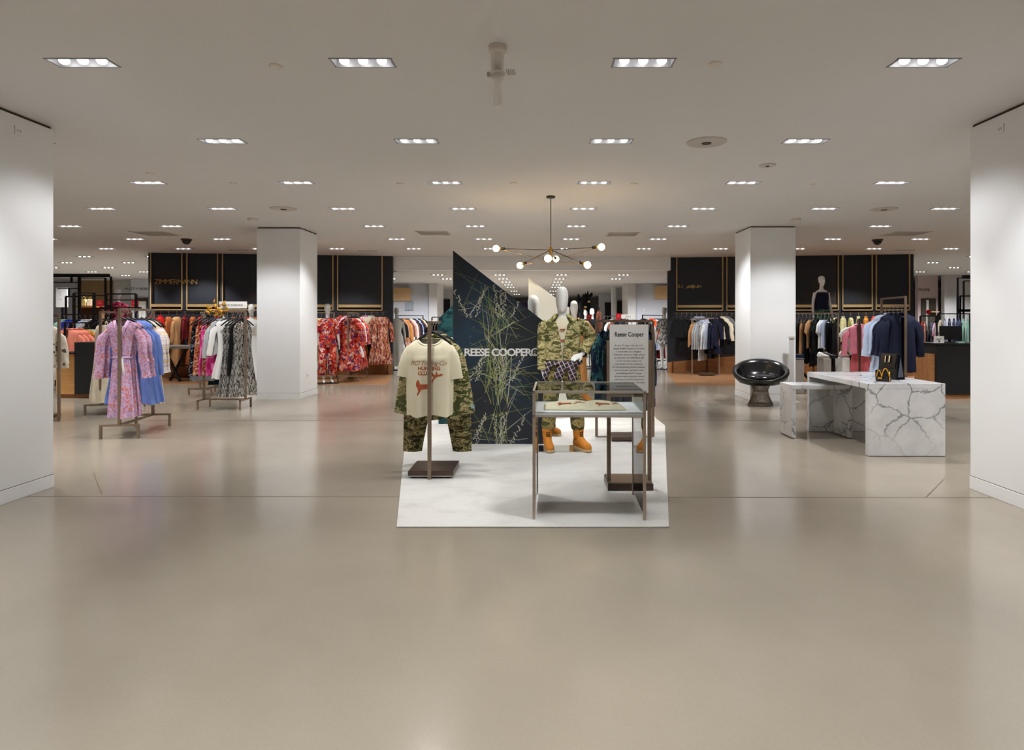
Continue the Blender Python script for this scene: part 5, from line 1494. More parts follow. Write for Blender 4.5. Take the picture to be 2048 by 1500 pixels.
CATS = {'blouse': 'blouse', 'shirt': 'shirt', 'tee': 'top', 'jacket': 'jacket', 'coat': 'coat', 'dress': 'dress', 'maxi': 'dress', 'gown': 'dress', 'slip': 'dress', 'cami': 'top', 'skirt': 'skirt', 'longskirt': 'skirt', 'puff': 'dress', 'robe': 'dress', 'tier': 'dress', 'trousers': 'trousers', 'flares': 'trousers'}
def fill(p0, p1, items, where, face=0.0, grp=None, seed=0, sc=1.0, jitter=6, hook=True, drop=.012, detail=False):
    """Hang items (kind, material, description[, position 0..1]) along p0->p1, listed left to right in the photograph."""
    p0, p1 = Vector(p0), Vector(p1)
    rnd = random.Random(seed)
    n = len(items)
    cnt = {}
    for it in items: cnt[it[2]] = cnt.get(it[2], 0) + 1
    seen = {}
    d = p1 - p0
    jitter = min(jitter, d.length / n * 45)
    for q, it in enumerate(items):
        k, m, desc = it[:3]
        u = it[3] if len(it) > 3 else (q + .5) / n
        p = p0.lerp(p1, u); rz = R(face + rnd.uniform(-jitter, jitter))
        loc = (p.x, p.y, p.z + drop)
        seen[desc] = seen.get(desc, 0) + 1
        lab = '%s %s' % (desc, where) if cnt[desc] == 1 else '%s, %s such from left %s' % (desc, ORD[seen[desc] - 1], where)
        me = kind(k)
        s = sc * rnd.uniform(.96, 1.04)
        gap = d.length / max(n, 1) * abs(d.normalized().dot(Vector((-math.sin(rz), math.cos(rz), 0))))
        sy = max(.34, min(1, gap / .18)) * sc
        o = link_mesh(me.name.split('.')[0], me, loc=loc, rot=(0, 0, rz), mat=m, scale=(s * (it[4] if len(it) > 4 else 1), sy, sc))
        tag(o, lab, CATS[k], grp or ('clothes ' + where))
        if hook: hanger(loc, rz, 'black hanger, %s from left of those %s' % (ORD[q], where), detail, 'hangers ' + where)

def fb(name, c): return fabric(name, c)
LILAC = cells('lilac_floral', [(196, 158, 196), (188, 150, 190), (214, 178, 206), (200, 160, 192), (206, 110, 70), (142, 130, 170), (206, 172, 206), (186, 130, 150), (200, 164, 200), (212, 180, 210)], 34, distort=.12)
BLUE = fb('cornflower_blue', (110, 136, 206)); YELW = cells('white_yellow_ruffle', [(236, 226, 228), (232, 214, 150), (240, 236, 238), (222, 200, 206), (238, 230, 220)], 20, (.4, .4, 3))
CREAM = fb('cream_cloth', (226, 214, 190)); LACE_ = cells('tan_lace', [(196, 168, 128), (176, 146, 106), (208, 182, 144)], 50)
BLK = M['blackcloth']; NAVY = M['navycloth']; WHT = M['whitecloth']
PINKS = cells('hot_pink_print', [(228, 60, 150), (236, 90, 170), (214, 40, 130), (240, 130, 190)], 14); SEQO = cells('copper_sequins', [(206, 100, 60), (230, 170, 130), (160, 60, 40), (240, 210, 190)], 40, (1, 1, 1), .3, .5)
SEQS = cells('silver_sequins', [(120, 118, 116), (196, 194, 192), (60, 58, 58), (232, 230, 228)], 75, (1, 1, .3), .25, .7); SEQB = cells('black_sequins', [(20, 20, 28), (60, 60, 76), (12, 12, 16), (150, 150, 160)], 36, (1, 1, 1), .25, .5)
RED = fb('red_cloth', (190, 26, 22)); RUST = fb('rust_cloth', (168, 92, 48)); MAROON = fb('maroon_cloth', (104, 18, 26)); TANC = fb('camel_cloth', (190, 142, 96))
STRB = stripes('blue_white_stripes', (228, 232, 240), (110, 130, 180), 160); STRG = stripes('grey_white_stripes', (222, 222, 222), (96, 98, 112), 150)
PALEB = fb('pale_blue_cloth', (196, 210, 236)); SLATE = fb('slate_navy', (34, 40, 64)); ROSE = fb('rose_pink', (222, 130, 150)); CORAL = fb('coral_pink', (216, 106, 112))
PALEY = fb('pale_yellow', (226, 220, 168)); GREY = fb('grey_cloth', (110, 110, 112)); DENIM = fb('pale_denim', (140, 168, 204)); ORNG = fb('orange_cloth', (238, 78, 30)); BLUSH = fb('blush_cloth', (196, 148, 132)); BROWN = fb('brown_cloth', (120, 70, 50))
SALM = fb('salmon_cloth', (232, 140, 118)); MINT = fb('mint_cloth', (164, 214, 198)); COBALT = fb('cobalt_cloth', (44, 58, 150)); BLUEP = cells('blue_patterned', [(40, 48, 96), (92, 104, 160), (26, 30, 64), (150, 158, 200)], 40)
TROP = cells('tropical_navy', [(22, 34, 58), (30, 74, 84), (20, 28, 48), (64, 120, 120), (30, 44, 90)], 16, (1, 1, .7), distort=.15); FLGOWN = cells('dusty_floral', [(150, 74, 60), (196, 140, 110), (112, 44, 40), (206, 166, 150), (170, 100, 60)], 30, (1, 1, .5))
OCHRE = fb('ochre_cloth', (206, 140, 60)); CREAMP = cells('cream_print', [(230, 222, 208), (226, 216, 200), (232, 222, 206), (228, 220, 206), (90, 84, 80), (232, 226, 214), (230, 220, 204)], 26); PINKW = cells('pink_white_print', [(232, 220, 226), (206, 90, 130), (236, 230, 232), (222, 140, 170)], 30)

# left front rack (runs away from the camera)
A0, A1 = (X(239, 7.95), 7.95), (X(306, 8.85), 8.85)
rack('bronze clothes rack at front left holding the lilac floral dress', A0, A1, 1.625, .46, .17)
fill((A0[0], A0[1], 1.6), (A1[0], A1[1], 1.6), [('robe', LILAC, 'lilac floral long dress, frontmost'), ('robe', LILAC, 'second lilac floral dress, half hidden'), ('tier', BLUE, 'cornflower blue dress'), ('tier', BLUE, 'cornflower blue dress'), ('longskirt', LACE_, 'tan lace long skirt'), ('puff', YELW, 'white and yellow ruffled puff-sleeve dress', .80, .72), ('puff', YELW, 'white and yellow ruffled puff-sleeve dress', .93, .72)], 'on the front left rack', 8, seed=1, jitter=7, detail=True, sc=.98)
lil = [o for o in COL.objects if o.get('label', '').startswith('lilac floral long dress')][0]
MB().tube([(.115 * math.cos(q * PI / 12), .056 * math.sin(q * PI / 12), -.61) for q in range(25)], .012, 8, caps=False, flat=1.5).build('belt', LILAC, lil, smooth=True)
MB().tube([(.02, -.065, -.61), (.035, -.075, -.7), (.05, -.07, -.85)], [.01, .014, .018], 8, flat=.4).build('belt_tie', M['whitecloth'], lil, smooth=True)
for sx in (-1, 1): MB().tube([(sx * .085, -.02, -.135), (sx * .05, -.062, -.24), (sx * .012, -.075, -.38)], [.018, .024, .012], 8, flat=.4).build('lapel', LILAC, lil, smooth=True)
MB().prism([(-.045, -.2), (.045, -.2), (.0, -.36)], -.058, -.05, 'Y').build('lining', M['whitecloth'], lil)
# left rack behind it
B0, B1 = (X(201, 9.9), 9.9), (X(262, 10.9), 10.9)
rack('bronze clothes rack behind the lilac dresses, holding cream gowns', B0, B1, 1.61, .46, .16)
fill((B0[0], B0[1], 1.585), (B1[0], B1[1], 1.585), [('gown', CREAM, 'cream sleeveless gown', .1, .72), ('gown', CREAM, 'cream sleeveless gown', .25, .72), ('slip', BLK, 'black slip dress'), ('slip', BLK, 'black slip dress'), ('dress', BLK, 'black dress')], 'on the second left rack', 12, seed=2)
# gilded rack in front of the rear left column
P0, P1 = (X(408, 10.65), 10.65), (X(491, 10.65), 10.65)
rack('bronze clothes rack under the white sign card, holding pink and silver dresses', P0, P1, 1.625, .42, .155)
fill((P0[0], P0[1], 1.6), (P1[0], P1[1], 1.6), [('slip', SEQB, 'black sequin dress', -.06), ('slip', SEQO, 'copper sequin dress', .04), ('slip', PINKS, 'hot pink dress', .16), ('slip', SEQO, 'copper sequin dress', .26), ('slip', PINKS, 'hot pink dress', .34), ('blouse', STRG, 'striped blouse', .44), ('dress', WHT, 'white long-sleeved dress', .55), ('gown', SEQS, 'silver sequin gown', .68), ('gown', SEQS, 'silver sequin gown', .78), ('slip', BLK, 'black slip dress', .86), ('gown', SEQS, 'silver sequin gown', .93)], 'on the sign-card rack', 48, seed=3, jitter=10)
t = thing('sign_card', 'white brand sign card standing on the rack of pink and silver dresses', 'sign', (X(466, 10.65), 10.65, Z(617, 10.65)))
cw, ch_ = X(494, 10.65) - X(438, 10.65), 14 * 10.65 / F
MB().box((0, 0, ch_ / 2), (cw, .012, ch_)).build('card', M['paper'], t)
link_mesh('lettering', text_mesh('lettering', 'PACO RABANNE', .045, M['ink']), t, (0, -.008, ch_ / 2 - .016))
MB().box((-.1, 0, -.05), (.012, .012, .1)).build('stem', M['bronze'], t)
MB().box((.1, 0, -.05), (.012, .012, .1)).build('stem', M['bronze'], t)
# gold leaf belt or garland draped over that rack
mb = MB(); rnd = random.Random(6)
for q in range(46):
    u = rnd.uniform(.08, .55); x = lerp(P0[0], P1[0], u); z = 1.63 + rnd.gauss(.02, .05)
    a = rnd.uniform(0, 2 * PI); b_ = rnd.uniform(-.6, 1.4)
    dv = Vector((math.cos(a) * math.cos(b_), math.sin(a) * math.cos(b_) * .5, math.sin(b_)))
    c = Vector((x, 10.63 + rnd.uniform(-.04, .02), z))
    mb.tube([c, c + dv * .035, c + dv * .075], [.004, .02, .002], 6, flat=.35)
mb.tube([(lerp(P0[0], P1[0], .06), 10.62, 1.63), (lerp(P0[0], P1[0], .3), 10.60, 1.66), (lerp(P0[0], P1[0], .6), 10.62, 1.63)], .008, 6)
tag(mb.build('leaf_garland', plain('gold_leaves', (214, 160, 60), .3, .5, var=.3, scale=30)), 'gold leaf-shaped garland draped over the rack under the sign card', 'garland')
Q0, Q1 = (X(400, 12.4), 12.4), (X(452, 13.0), 13.0)
rack('low bronze rack seen between the feet of the sign-card rack', Q0, Q1, 1.3, .6, .13, blocks=False)
fill((Q0[0], Q0[1], 1.28), (Q1[0], Q1[1], 1.28), [('longskirt', GREY, 'grey long skirt'), ('longskirt', GREY, 'grey long skirt'), ('flares', fb('dark_teal', (20, 44, 50)), 'dark teal trousers')], 'on the low rack behind the sign-card rack', 30, seed=4)

# dark trestle table by the left wall
ty = 15.3
t = thing('trestle_table', 'grey-topped table on dark splayed legs before the red garments', 'table', (X(362, ty), ty, 0))
tw, tz_ = X(470, ty) - X(336, ty), Z(691, ty)
MB().box((tw * .15, 0, tz_ - .03), (tw, .8, .06)).build('table_top', plain('grey_top', (120, 112, 106), .4), t, bevel=.004)
for x_ in (0.12, tw - .35):
    for s in (-1, 1):
        MB().bar((x_ - tw * .15 - .18 * s - .02, s * .1, .004), (x_ - tw * .15 + .22 * s, s * .1, tz_ - .06), .05).build('leg', M['black'], t)
MB().bar((.0 - .1, 0, .38), (tw - .5, 0, .38), .04).build('stretcher', M['black'], t)

# rails along the dark walls
def wall_rail(w0, w1, xa, xb, z, label, off=.5):
    fa, fb_ = (xa - w0[0]) / (w1[0] - w0[0]), (xb - w0[0]) / (w1[0] - w0[0])
    a, b = on_wall(w0, w1, fa, off), on_wall(w0, w1, fb_, off)
    t = thing('wall_rail', label, 'clothes rail', (a.x, a.y, z), group='clothes rails on the dark walls')
    e = Vector((b.x - a.x, b.y - a.y, 0))
    MB().bar((0, 0, 0), e, .025).build('rail', M['darkbronze'], t)
    a2, b2 = on_wall(w0, w1, fa + .003, 0), on_wall(w0, w1, fb_ - .003, 0)
    MB().bar((a2.x - a.x, a2.y - a.y, 0), (a2.x - a.x + (a.x - a2.x), a2.y - a.y + (a.y - a2.y), 0), .022).build('bracket', M['darkbronze'], t)
    MB().bar((b2.x - a.x, b2.y - a.y, 0), (e.x, e.y, 0), .022).build('bracket', M['darkbronze'], t)
    return (a.x, a.y, z), (b.x, b.y, z)
a, b = wall_rail(WL0, WL1, -9.85, -7.2, 1.68, 'dark wall rail under the gold capital letters, with red garments')
RW = [('coat', RED, 'red coat'), ('blouse', RED, 'red blouse'), ('maxi', RUST, 'rust long dress'), ('maxi', TANC, 'camel long dress'), ('blouse', MAROON, 'maroon blouse'), ('maxi', RUST, 'rust long dress'), ('dress', RED, 'red dress'), ('blouse', BLK, 'black blouse'), ('dress', RED, 'red dress'), ('blouse', SILV, 'silver patterned blouse'), ('maxi', RUST, 'rust long dress'), ('maxi', MAROON, 'maroon long dress'), ('dress', RED, 'red dress'), ('maxi', RUST, 'rust long dress')]
fill(a, b, RW, 'on the left wall rail', 98, seed=5, jitter=8)
a, b = wall_rail(WL0, WL1, -5.3, -4.1, 1.68, 'dark wall rail beside the opening, with floral garments')
fill(a, b, [('shirt', FLORS, 'red floral shirt'), ('blouse', PINKW, 'pink and white blouse'), ('dress', WHT, 'white dress'), ('dress', OCHRE, 'ochre dress'), ('blouse', PINKW, 'pink and white blouse'), ('blouse', CREAM, 'cream ruffled blouse'), ('maxi', FLGOWN, 'dusty floral long gown'), ('maxi', FLGOWN, 'dusty floral long gown')], 'on the wall rail by the opening', 42, seed=6, jitter=14)
a, b = wall_rail(WR0, WR1, 3.75, 5.3, 1.66, 'dark wall rail under the gold script sign, with black and white garments')
fill(a, b, [('cami', BLK, 'black camisole'), ('cami', BLK, 'black camisole'), ('slip', BLK, 'black slip dress'), ('cami', BLK, 'black camisole'), ('shirt', STRB, 'blue striped shirt'), ('shirt', STRB, 'blue striped shirt'), ('dress', BLK, 'black dress'), ('dress', NAVY, 'navy dress'), ('blouse', BLK, 'black blouse'), ('blouse', CREAM, 'cream blouse'), ('blouse', GREY, 'grey blouse'), ('dress', BLK, 'black dress')], 'on the script-sign wall rail', -25, seed=7, jitter=12)
a, b = wall_rail(WR0, WR1, 7.55, 9.2, 1.66, 'dark wall rail with pale yellow garments on wooden hangers')
fill(a, b, [('blouse', PALEY, 'pale yellow blouse'), ('dress', PALEY, 'pale yellow dress'), ('blouse', PALEY, 'pale yellow blouse'), ('dress', PALEY, 'pale yellow dress'), ('shirt', PALEY, 'pale yellow shirt'), ('blouse', OCHRE, 'ochre blouse'), ('blouse', ORNG, 'orange blouse'), ('blouse', OCHRE, 'ochre blouse'), ('dress', BROWN, 'brown dress')], 'on the right wall rail', 60, seed=8, jitter=10)

# floral dresses by the jumpsuit mannequin
r0, r1 = (X(696, 15.0), 15.0), (X(716, 16.2), 16.2)
rack('slim bronze rack of red floral dresses beside the jumpsuit mannequin', r0, r1, 1.66, .5, .15, blocks=False)
fill((r0[0], r0[1], 1.64), (r1[0], r1[1], 1.64), [('maxi', FLOR, 'red floral long dress, frontmost'), ('dress', FLOR, 'red floral dress'), ('maxi', FLORS, 'small-print red floral long dress'), ('dress', WHT, 'white dress'), ('dress', FLOR, 'red floral dress'), ('maxi', FLORS, 'second small-print red floral long dress')], 'on the slim floral rack', 10, seed=9, detail=True)
r0, r1 = (X(628, 15.9), 15.9), (X(668, 15.9), 15.9)
rack('white-topped rack of pale dresses behind the jumpsuit mannequin', r0, r1, 1.66, .4, .15, blocks=False)
fill((r0[0], r0[1], 1.64), (r1[0], r1[1], 1.64), [('maxi', WHT, 'white long dress'), ('dress', LACE_, 'tan lace dress'), ('maxi', WHT, 'white long dress'), ('maxi', CREAM, 'cream long dress')], 'on the pale-dress rack', 60, seed=10)

# rack behind the sign stand
r0, r1 = (X(1193, 8.0), 8.0), (X(1306, 8.0), 8.0)
rack('bronze block-railed rack behind the tall text board', r0, r1, 1.475, .3, .13, base='plate')
fill((r0[0], r0[1], 1.45), (r1[0], r1[1], 1.45), [('coat', TROP, 'tropical print navy coat', .1), ('flares', TROP, 'tropical print trousers', .2), ('jacket', BLK, 'black jacket with pale trim', .3), ('flares', SLATE, 'slate wide trousers', .42), ('flares', SLATE, 'slate wide trousers', .52), ('coat', NAVY, 'navy coat', .62), ('shirt', TROP, 'tropical print shirt', .72), ('blouse', ORNG, 'orange top', .86), ('coat', TROP, 'tropical print navy coat', .93)], 'on the block-railed rack', 62, seed=11, jitter=10)

# floor rack by the script sign
r0, r1 = (X(1384, 17.0), 17.0), (X(1438, 17.0), 17.0)
rack('slim bronze rack of striped shirts in front of the script-sign wall', r0, r1, 1.52, .3, .13, blocks=False, base='plate')
fill((r0[0], r0[1], 1.5), (r1[0], r1[1], 1.5), [('blouse', TANC, 'camel blouse'), ('shirt', STRG, 'grey striped shirt'), ('shirt', STRG, 'grey striped shirt'), ('flares', STRG, 'grey striped flared trousers'), ('shirt', WHT, 'white shirt'), ('shirt', STRB, 'blue striped shirt'), ('trousers', BLK, 'black trousers'), ('jacket', NAVY, 'navy jacket'), ('jacket', NAVY, 'navy jacket')], 'on the striped-shirt rack', 50, seed=12, jitter=10)

# black dress rack, right
r0, r1 = (X(1586, 13.4), 13.4), (X(1676, 13.4), 13.4)
rack('long bronze rack of black dresses in front of the standing mannequin', r0, r1, 1.62, .4, .15, blocks=False)
fill((r0[0], r0[1], 1.6), (r1[0], r1[1], 1.6), [('slip', GREY, 'grey slip dress'), ('slip', BLK, 'black slip dress'), ('slip', TANC, 'camel slip dress'), ('slip', BLK, 'black slip dress'), ('tee', TANC, 'camel top'), ('dress', BLK, 'black dress'), ('coat', BLK, 'black coat'), ('tee', WHT, 'white short-sleeved top'), ('tee', PALEB, 'pale blue top'), ('gown', BLK, 'long black gown'), ('gown', BLK, 'long black gown'), ('coat', BLK, 'black coat')], 'on the black-dress rack', 50, seed=13, jitter=12, sc=1.0)
# pink jacket stand
r0, r1 = (X(1719, 12.4), 12.4), (X(1716, 13.4), 13.4)
rack('dark slim rack holding the pink jacket and skirt', r0, r1, 1.5, .3, .13, M['darkbronze'], blocks=False, base='plate')
fill((r0[0], r0[1], 1.48), (r1[0], r1[1], 1.48), [('jacket', ROSE, 'rose pink jacket'), ('skirt', CORAL, 'coral pink skirt'), ('tee', WHT, 'white short-sleeved top'), ('shirt', WHT, 'white shirt')], 'on the pink-jacket rack', -20, seed=14, jitter=10, sc=.9)
for o in list(COL.objects):
    if o.name.startswith('skirt') and o.get('label', '').startswith('coral'): o.location.z -= .50; o.location.y -= .06
# navy coat rack
r0, r1 = (X(1811, 10.3), 10.3), (X(1763, 11.4), 11.4)
rack('tall bronze stepped rack of navy coats behind the marble table', r0, r1, 1.86, .4, .15)
tt_ = MB()
fill((X(1808, 10.35), 10.35, 1.70), (X(1766, 11.35), 11.35, 1.70), [('coat', SLATE, 'slate navy coat, frontmost'), ('coat', SLATE, 'second slate navy coat'), ('coat', NAVY, 'dark navy coat'), ('shirt', PALEB, 'pale blue shirt'), ('puff', PALEB, 'pale blue puff-sleeve dress')], 'on the tall coat rack', -14, seed=15, jitter=6, detail=True)
t = thing('lower_rail', 'lower hanging rail under the top of the tall coat rack', 'clothes rail', (X(1811, 10.3), 10.3, 1.70))
MB().bar((0, 0, 0), (r1[0] - r0[0], r1[1] - r0[1], 0), .024).build('rail', M['bronze'], t)
# jeans rack in the far right gap
r0, r1 = (X(1841, 12.9), 12.9), (X(1873, 12.9), 12.9)
rack('black framed rack with pale jeans near the right column', r0, r1, 1.56, .3, .12, M['black'], blocks=False, base='plate', group='black clothes racks')
fill((r0[0], r0[1], 1.54), (r1[0], r1[1], 1.54), [('blouse', ORNG, 'orange blouse'), ('blouse', BLUSH, 'blush blouse'), ('trousers', GREY, 'grey trousers'), ('trousers', DENIM, 'pale blue jeans'), ('tee', PINKW, 'pink and white top')], 'on the jeans rack', 55, seed=16)
r0, r1 = (X(1876, 14.6), 14.6), (X(1940, 14.6), 14.6)
rack('black rack of blue patterned shirts above the black counter', r0, r1, 1.62, .4, .12, M['black'], blocks=False, group='black clothes racks')
fill((r0[0], r0[1], 1.6), (r1[0], r1[1], 1.6), [('tee', CREAM, 'cream and navy top'), ('shirt', PALEB, 'pale blue shirt'), ('shirt', BLUEP, 'blue patterned shirt'), ('shirt', BLUEP, 'blue patterned shirt'), ('shirt', BLUEP, 'blue patterned shirt'), ('shirt', MINT, 'mint shirt'), ('shirt', MINT, 'mint shirt')], 'on the rack above the counter', 50, seed=17)
# far left salmon garments
r0, r1 = (X(118, 9.3), 9.3), (X(40, 9.9), 9.9)
rack('bronze rack just behind the left near column, mostly hidden', r0, r1, 1.55, .1, .12, base='plate')
fill((r0[0] + .02, r0[1] + .1, 1.53), (r1[0], r1[1], 1.53), [('jacket', CREAMP, 'cream printed jacket', .5), ('jacket', CREAMP, 'cream printed jacket', .7)], 'on the rack behind the near left column', 20, seed=18)
r0, r1 = (X(130, 12.8), 12.8), (X(182, 13.7), 13.7)
rack('black rack of salmon jackets at the far left behind the counter', r0, r1, 1.42, .3, .12, M['black'], blocks=False, base='plate', group='black clothes racks')
fill((r0[0], r0[1], 1.40), (r1[0], r1[1], 1.40), [('jacket', SALM, 'salmon pink jacket'), ('jacket', SALM, 'salmon pink jacket'), ('jacket', SALM, 'salmon pink jacket'), ('tee', OCHRE, 'ochre top'), ('tee', MINT, 'mint green top')], 'on the salmon rack', 8, seed=19)
r0, r1 = (X(124, 14.4), 14.4), (X(196, 14.4), 14.4)
rack('black rack of cobalt shirts behind the salmon jackets', r0, r1, 1.6, .4, .12, M['black'], blocks=False, group='black clothes racks')
fill((r0[0], r0[1], 1.58), (r1[0], r1[1], 1.58), [('shirt', MINT, 'mint shirt'), ('shirt', COBALT, 'cobalt blue shirt'), ('shirt', COBALT, 'cobalt blue shirt'), ('shirt', BLK, 'black shirt'), ('shirt', PALEB, 'pale blue shirt'), ('shirt', WHT, 'white shirt'), ('shirt', BLK, 'black shirt')], 'on the cobalt rack', 50, seed=20)
# rear left and rear right racks in the opening
r0, r1 = (X(796, 20.5), 20.5), (X(846, 22.8), 22.8)
rack('black-hangered rack of blush and navy clothes before the rear left wall', r0, r1, 1.62, .4, .12, M['black'], blocks=False, group='black clothes racks')
fill((r0[0], r0[1], 1.6), (r1[0], r1[1], 1.6), [('dress', BLK, 'black dress'), ('dress', BLUSH, 'blush dress'), ('shirt', OCHRE, 'ochre shirt'), ('dress', BLUSH, 'blush dress'), ('dress', BROWN, 'brown dress'), ('dress', BLUSH, 'blush dress'), ('shirt', WHT, 'white shirt'), ('dress', BROWN, 'brown dress'), ('jacket', NAVY, 'navy jacket'), ('shirt', PALEB, 'pale blue shirt'), ('jacket', NAVY, 'navy jacket'), ('dress', BROWN, 'brown dress'), ('shirt', CREAM, 'cream shirt'), ('jacket', BLK, 'black jacket')], 'on the rear left rack', 35, seed=21)
r0, r1 = (X(864, 17.6), 17.6), (X(905, 17.6), 17.6)
rack('black rack of black clothes behind the teal panel', r0, r1, 1.55, .4, .12, M['black'], blocks=False, group='black clothes racks')
fill((r0[0], r0[1], 1.53), (r1[0], r1[1], 1.53), [('jacket', BLK, 'black jacket'), ('jacket', BLK, 'black jacket'), ('dress', NAVY, 'navy dress'), ('jacket', BLK, 'black jacket')], 'on the rack behind the teal panel', 40, seed=22)
r0, r1 = (X(1285, 19.5), 19.5), (X(1326, 21.2), 21.2)
rack('black rack of orange and maroon clothes near the right dark wall edge', r0, r1, 1.62, .4, .12, M['black'], blocks=False, group='black clothes racks')
fill((r0[0], r0[1], 1.6), (r1[0], r1[1], 1.6), [('jacket', BLK, 'black jacket'), ('shirt', WHT, 'white shirt'), ('blouse', ORNG, 'bright orange blouse'), ('blouse', ORNG, 'bright orange blouse'), ('dress', PALEB, 'pale blue dress'), ('maxi', MAROON, 'maroon long dress'), ('maxi', MAROON, 'maroon long dress'), ('maxi', RED, 'red long dress')], 'on the rear right rack', -40, seed=23)
r0, r1 = (X(1204, 23.0), 23.0), (X(1250, 23.0), 23.0)
rack('far black rack of dark clothes behind the text board', r0, r1, 1.6, .4, .12, M['black'], blocks=False, group='black clothes racks')
fill((r0[0], r0[1], 1.58), (r1[0], r1[1], 1.58), [('jacket', BLK, 'black jacket'), ('jacket', BLK, 'black jacket'), ('shirt', WHT, 'white shirt'), ('jacket', BROWN, 'brown jacket'), ('dress', BLK, 'black dress'), ('dress', NAVY, 'navy dress')], 'on the far centre rack', 30, seed=24)
y = 19.4
t = thing('padded_coat', 'glossy rust-brown coat on a stand beyond the text board', 'coat', (X(1198, y), y, 0))
link_mesh('coat', kind('coat'), t, (0, 0, 1.86), (0, 0, R(70)), BROWN, scale=(.8, .8, 1))
MB().tube([(0, 0, .02), (0, 0, 1.86)], .015, 8).build('pole', M['black'], t); MB().lathe([(.2, 0), (.2, .015), (.01, .025)], 20).build('base', M['black'], t)

# ---------------------------------------------------------------- small signs, counters, plinths
def redsign(px, py0, px1, py1, y, label):
    z0, z1 = Z(py1, y), Z(py0, y)
    t = thing('red_sign', label, 'sign', ((X(px, y) + X(px1, y)) / 2, y, 0), group='small red signs')
    w = X(px1, y) - X(px, y)
    MB().box((0, 0, (z0 + z1) / 2), (w, .015, z1 - z0)).build('panel', M['redsign'], t, bevel=.002)
    MB().bar((0, 0.02, 0.0), (0, 0.02, z0 + .03), .018).build('pole', M['black'], t)
    MB().box((0, 0.02, .01), (.25, .2, .02)).build('base', M['black'], t)
    mk = MB().box((0, -.009, (z0 + z1) / 2), (w * .5, .003, .008)).box((-w * .08, -.009, (z0 + z1) / 2 + .03), (w * .2, .003, .008))
    mk.build('marking', M['gold'], t)
redsign(194, 601, 207, 613, 14.0, 'small red sign left of the mannequin in magenta top')
redsign(263, 601, 277, 613, 14.0, 'small red sign right of the mannequin in magenta top')
redsign(1174, 629, 1183, 639, 19.0, 'small red sign right of the egg-headed mannequin in tan')
redsign(1232, 627, 1242, 639, 16.0, 'small red sign behind the block-railed rack, beside a white card')
y = 16.0
t = thing('sign_card', 'small white brand card beside a red sign, behind the text board', 'sign', (X(1256, y), y, 0))
MB().box((0, 0, Z(633, y)), (X(1270, y) - X(1243, y), .015, .105)).build('card', M['paper'], t)
link_mesh('lettering', text_mesh('lettering', 'VINCE', .05, M['ink']), t, (0, -.009, Z(633, y) - .018))
MB().bar((0, .02, 0), (0, .02, Z(637, y)), .018).build('pole', M['black'], t); MB().box((0, .02, .01), (.25, .2, .02)).build('base', M['black'], t)
y = 15.5
t = thing('round_sign', 'small round red sign above the jeans rack', 'sign', (X(1857, y), y, 0))
MB().tube([(0, -.008, Z(624, y)), (0, .008, Z(624, y))], .055, 20).build('disc', M['redsign'], t); MB().bar((0, .02, 0), (0, .02, Z(624, y)), .014).build('pole', M['black'], t)
# counters
y = 12.0
t = thing('cash_counter', 'black and timber counter at the far left behind the cream gowns', 'counter', (0, y, 0))
xa, xb, xc = X(112, y), X(151, y), X(192, y)
MB().box(((xa + xb) / 2, .3, .46), (xb - xa, .6, .76)).build('timber_front', wood('counter_wood', (186, 132, 72), (206, 156, 96), .5, planks=False), t)
MB().box(((xa + xb) / 2, .28, .855), (xb - xa + .04, .68, .03)).build('counter_top', M['black'], t)
MB().box(((xb + xc) / 2, .3, .57), (xc - xb, .66, .98)).build('black_cabinet', M['blackmatte'], t, bevel=.003)
MB().box(((xa + xc) / 2, .34, .04), (xc - xa, .58, .08)).build('plinth', M['wood'], t)
y = 11.9
t = thing('cash_counter', 'large black counter at the far right beside the near column', 'counter', (0, y, 0))
xa, xb = X(1873, y), X(1990, y)
MB().box(((xa + xb) / 2, .35, .55), (xb - xa, .7, .94)).build('cabinet', M['blackmatte'], t, bevel=.004)
MB().box(((xa + xb) / 2, .35, 1.03), (xb - xa + .03, .74, .03)).build('counter_top', M['black'], t)
MB().box(((xa + xb) / 2, .36, .04), (xb - xa, .66, .08)).build('plinth', M['wood'], t)
MB().box((xa - .045, .3, .42), (.09, .5, .84)).build('timber_end', M['wood'], t)
t = thing('card_holder', 'small white card standing on the far right black counter', 'sign', (X(1888, y), y + .15, 1.045))
MB().box((0, 0, .065), (.185, .012, .13)).build('card', M['paper'], t); MB().box((0, .02, .006), (.18, .07, .012)).build('foot', M['paper'], t)
MB().box((0, -.007, .08), (.11, .003, .006)).box((0, -.007, .066), (.09, .003, .006)).build('lettering', M['inkgrey'], t); MB().tube([(0, -.006, .03), (0, -.009, .03)], .016, 14).build('emblem', M['ink'], t)
t = thing('till_monitor', 'black till monitor on the far right counter', 'monitor', (X(1922, y), y + .3, 1.045))
MB().box((0, 0, .19), (.42, .03, .26)).build('screen', M['black'], t, bevel=.004); MB().box((0, .03, .06), (.06, .03, .12)).build('neck', M['black'], t); MB().box((0, .03, .008), (.2, .16, .016)).build('base', M['black'], t)
tag(MB().box((X(1927, y), y + .1, 1.06), (.12, .09, .03)).build('paper_stack', MINT), 'small mint paper stack on the far right counter', 'paper')
# lectern post beside the right rear column
y = 11.4
t = thing('sign_post', 'slim grey post with dark cap beside the right rear column', 'post', (X(1583, y), y, 0))
hp = Z(675, y)
MB().box((0, 0, hp / 2 + .01), (.075, .03, hp - .02)).build('post', M['greywall'], t); MB().box((0, 0, hp), (.1, .06, .035)).build('cap', M['greyplastic'], t); MB().box((0, 0, .008), (.26, .22, .016)).build('base', M['greyplastic'], t)
